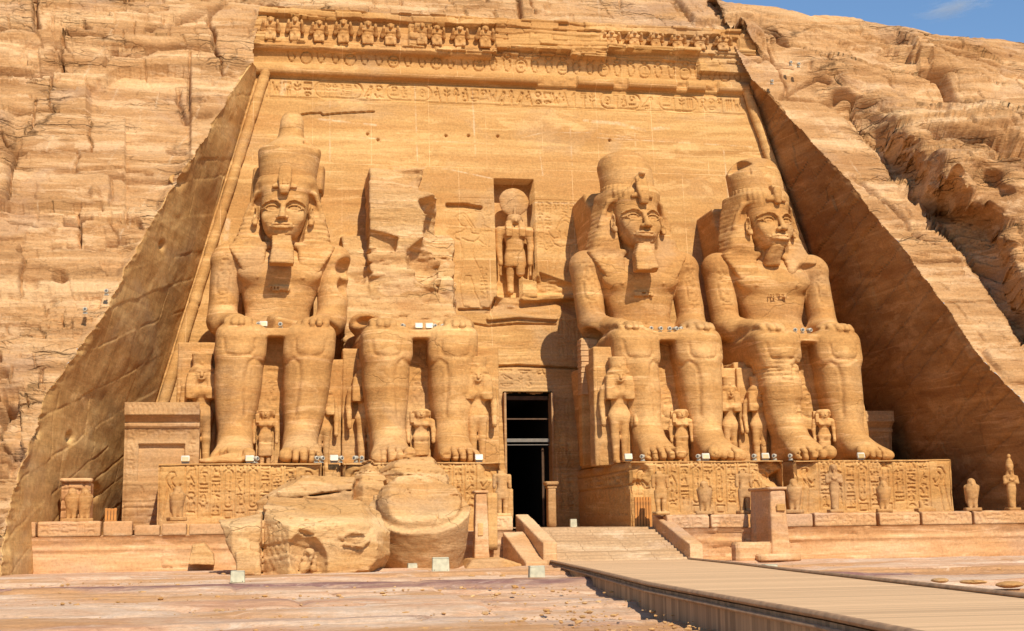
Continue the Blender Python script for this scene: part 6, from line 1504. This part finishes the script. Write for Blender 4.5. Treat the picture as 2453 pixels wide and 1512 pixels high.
AM=[(631,3.55,LAP,'amber square floodlight on the lap of the far left colossus'),(1003,3.55,LAP,'left amber square floodlight on the lap of the broken colossus'),(1028,3.55,LAP,'right amber square floodlight on the lap of the broken colossus'),
 (444,.35,kp_,'amber square floodlight at the left end of the far left pedestal'),(598,.35,kp_,'amber square floodlight between the feet of the far left colossus'),(800,.35,kp_,'amber square floodlight at the right end of the far left pedestal'),(1147,.35,kp_,'amber square floodlight by the plumed queen near the doorway'),
 (1505,.35,kp_,'amber square floodlight on the corner right of the doorway'),(1690,.35,kp_,'amber square floodlight between the feet of the bearded colossus'),(1833,.35,kp_,'amber square floodlight near the gap between the right pedestals'),(2062,.35,kp_,'amber square floodlight between the feet of the beardless colossus')]
for i,(u,y,z,l) in enumerate(AM):
    a=at(float(u),1095. if z==kp_ else 770.,y); o=fa_ if i==0 else copy_tree(fa_); o.location=(float(a[0]),y,z); tag(o,l,'floodlight','amber floodlights on the colossi')
for (u,v,l) in [(1893,158,'upper floodlight on the cliff above the right end of the facade'),(1912,162,'floodlight lying right of another on the cliff above the facade'),(1848,203,'floodlight on the top corner of the right cutting wall'),(255,708,'pair floodlight on the left cliff beside the cutting'),(204,752,'lower lamp on the left cliff ledge')]:
    P=hillpt(np.array([[float(u)]]),np.array([[float(v)]]),-.5)[0,0]; o=copy_tree(fw_); o.location=tuple(float(c) for c in P); o.scale=(.75,)*3; tag(o,l,'floodlight','floodlights on the cliff')
# ---------------------------------------------------------------- cream lamp boxes on the ground
def lbox(w,h,d):
    T=empty('lamp_box',(0,0,0)); s=SDF((-w/2-.05,-d/2-.05,-.02),(w/2+.05,d/2+.05,h+.05),.012)
    s.loft(2,[(0,0,0,w/2,d/2),(h,0,0,w/2*.93,d/2*.9)],n=14,k=0,end=.008,smooth=False); s.mesh('housing',M_cream,T)
    boxm('lid_seam',(0,0,h*.93),(w/2*.95,d/2*.93,.004),M_metal,T,bev=.0)
    for sx in (-1,1): boxm('screw',(sx*w*.36,-d/2*.99,h*.12),(.010,.012,.010),M_lens,T,bev=.0)
    return T
for (u,v,w,h,l,z) in [(569,1393,.42,.34,'cream lamp box nearest the left, on the dark rock band',0),(987,1362,.36,.22,'small cream lamp box right of the toppled head',0),(1055,1367,.60,.48,'large cream lamp box in front of the toppled crown',0),(1285,1387,.46,.40,'cream lamp box beside the start of the boardwalk',0),(1214,1343,.26,.16,'tiny cream lamp box at the foot of the side slope',.12),(1373,1263,.32,.40,'white lamp box on the landing right of the doorway',1.36),(1843,1366,.46,.22,'low cream lamp box behind the right edge of the boardwalk',0)]:
    a=atz(float(u),float(v),z); o=lbox(w,h,w*.7); 
    if z==1.36: a=at(float(u),float(v),4.0)
    o.location=(float(a[0]),float(a[1]),z-.03); o.rotation_euler=(0,0,rad(8*math.sin(u))); tag(o,l,'lamp box','lamp boxes on the ground')
# loose stones at the cliff foot and right of the boardwalk
def peb():
    s=SDF((-.6,-.5,-.3),(.6,.5,.4),.05); s.ell((0,0,0),(.5,.38,.24),k=0); s.noise(.09,2.,4.,1.5,4); return s.mesh('loose_stone',M_rock)
pb=peb()
for i,(u,v,s_,l) in enumerate([(2340,1328,.5,'dark loose stone at the foot of the right terrace wall'),(2250,1388,.8,'flat stone on the purple rock right of the boardwalk, leftmost of three'),(2330,1392,.7,'middle stone of three on the purple rock right of the boardwalk'),(2420,1398,1.0,'biggest stone of three on the purple rock right of the boardwalk')]):
    a=atz(float(u),float(v),0.); o=pb if i==0 else copy_tree(pb); o.location=(float(a[0]),float(a[1]),-.02); o.scale=(s_,s_*.8,s_*.35); o.rotation_euler=(0,0,i*1.3); tag(o,l,'stone','loose stones')
# a wisp of cloud high in the sky
def cloud():
    m=bpy.data.materials.new('cloud_wisp'); m.use_nodes=True; t=m.node_tree; N=t.nodes; L=t.links; N.clear()
    o_=N.new('ShaderNodeOutputMaterial'); v=N.new('ShaderNodeVolumePrincipled'); v.inputs['Color'].default_value=(1,1,1,1); v.inputs['Anisotropy'].default_value=.2
    g=N.new('ShaderNodeTexCoord'); n=N.new('ShaderNodeTexNoise'); n.inputs['Scale'].default_value=2.2; n.inputs['Detail'].default_value=6; n.inputs['Distortion'].default_value=.8; L.new(g.outputs['Object'],n.inputs[0])
    ln=N.new('ShaderNodeVectorMath'); ln.operation='LENGTH'; L.new(g.outputs['Object'],ln.inputs[0])
    a=N.new('ShaderNodeMath'); a.operation='SUBTRACT'; L.new(n.outputs['Fac'],a.inputs[0]); 
    b=N.new('ShaderNodeMath'); b.operation='MULTIPLY'; b.inputs[1].default_value=.55; L.new(ln.outputs['Value'],b.inputs[0]); 
    c=N.new('ShaderNodeMath'); c.operation='ADD'; c.inputs[1].default_value=.12; L.new(b.outputs[0],c.inputs[0]); L.new(c.outputs[0],a.inputs[1])
    d=N.new('ShaderNodeMath'); d.operation='MULTIPLY'; d.use_clamp=True; d.inputs[1].default_value=.16; L.new(a.outputs[0],d.inputs[0]); L.new(d.outputs[0],v.inputs['Density']); L.new(v.outputs[0],o_.inputs['Volume'])
    import bmesh
    bm=bmesh.new(); bmesh.ops.create_icosphere(bm,subdivisions=3,radius=1); me=bpy.data.meshes.new('cloud'); bm.to_mesh(me); bm.free(); me.materials.append(m)
    o=bpy.data.objects.new('cloud',me); col.objects.link(o); d_=ray(2285.,18.); P=CAM+d_/np.linalg.norm(d_)*900; o.location=tuple(P); o.scale=(34,14,8); o.rotation_euler=(0,rad(-14),0); tag(o,'thin white cloud wisp in the blue sky','cloud',kind='structure')
cloud()

def gravel():
    """small pebbles and chips too many to count, as one object"""
    rg=np.random.RandomState(3); t=(1+5**.5)/2
    V0=np.array([(-1,t,0),(1,t,0),(-1,-t,0),(1,-t,0),(0,-1,t),(0,1,t),(0,-1,-t),(0,1,-t),(t,0,-1),(t,0,1),(-t,0,-1),(-t,0,1)],float)/1.9
    F0=np.array([(0,11,5),(0,5,1),(0,1,7),(0,7,10),(0,10,11),(1,5,9),(5,11,4),(11,10,2),(10,7,6),(7,1,8),(3,9,4),(3,4,2),(3,2,6),(3,6,8),(3,8,9),(4,9,5),(2,4,11),(6,2,10),(8,6,7),(9,8,1)])
    Vs=[];Fs=[];n=0
    for i in range(2600):
        u=rg.uniform(-60,2500);v=1345+ (1560-1345)*rg.rand()**1.0
        P=atz(u,v,0.)
        if v<1500 and 1290<u and v>1344+(u-1310)*.02 and v<1375+(u-1310)*.235: continue
        if P[1]>-5: continue
        s_=.018+.05*rg.rand()**4+ (.05 if rg.rand()<.02 else 0)
        W=V0*(1+.5*(rg.rand(12,1)-.5))*s_*[1.2,1,.55]; a=rg.rand()*6.28; W=W@np.array([[math.cos(a),-math.sin(a),0],[math.sin(a),math.cos(a),0],[0,0,1]])
        gz=-.06+.07*fbm(P[0]*.12,P[1]*.5,3.,4)+.02
        Vs.append(W+[P[0],P[1],gz]); Fs.append(F0+n*12); n+=1
    o=mk('gravel',np.concatenate(Vs),np.zeros((0,4),int),M_rock,smooth=False,tris=np.concatenate(Fs)); tag(o,'scattered stone chips on the pavement before the temple','gravel',kind='stuff')
gravel()

def rubble():
    """palm-sized to head-sized broken pieces lying round the fallen masonry"""
    rg=np.random.RandomState(11); base=bpy.data.objects['loose_stone']
    for i in range(26):
        u=rg.uniform(520,1240); v=rg.uniform(1358,1378); P=atz(u,v,0.)
        s_=rg.uniform(.16,.42); o=base.copy(); col.objects.link(o)
        o.location=(float(P[0]),float(P[1]),-.03); o.scale=(s_,s_*rg.uniform(.7,1.2),s_*rg.uniform(.5,.9)); o.rotation_euler=(rg.uniform(-.4,.4),0,rg.uniform(0,6.3)); o.name='rubble_stone'
        tag(o,'small broken stone lying at the foot of the toppled masonry','stone','rubble round the toppled masonry')
rubble()
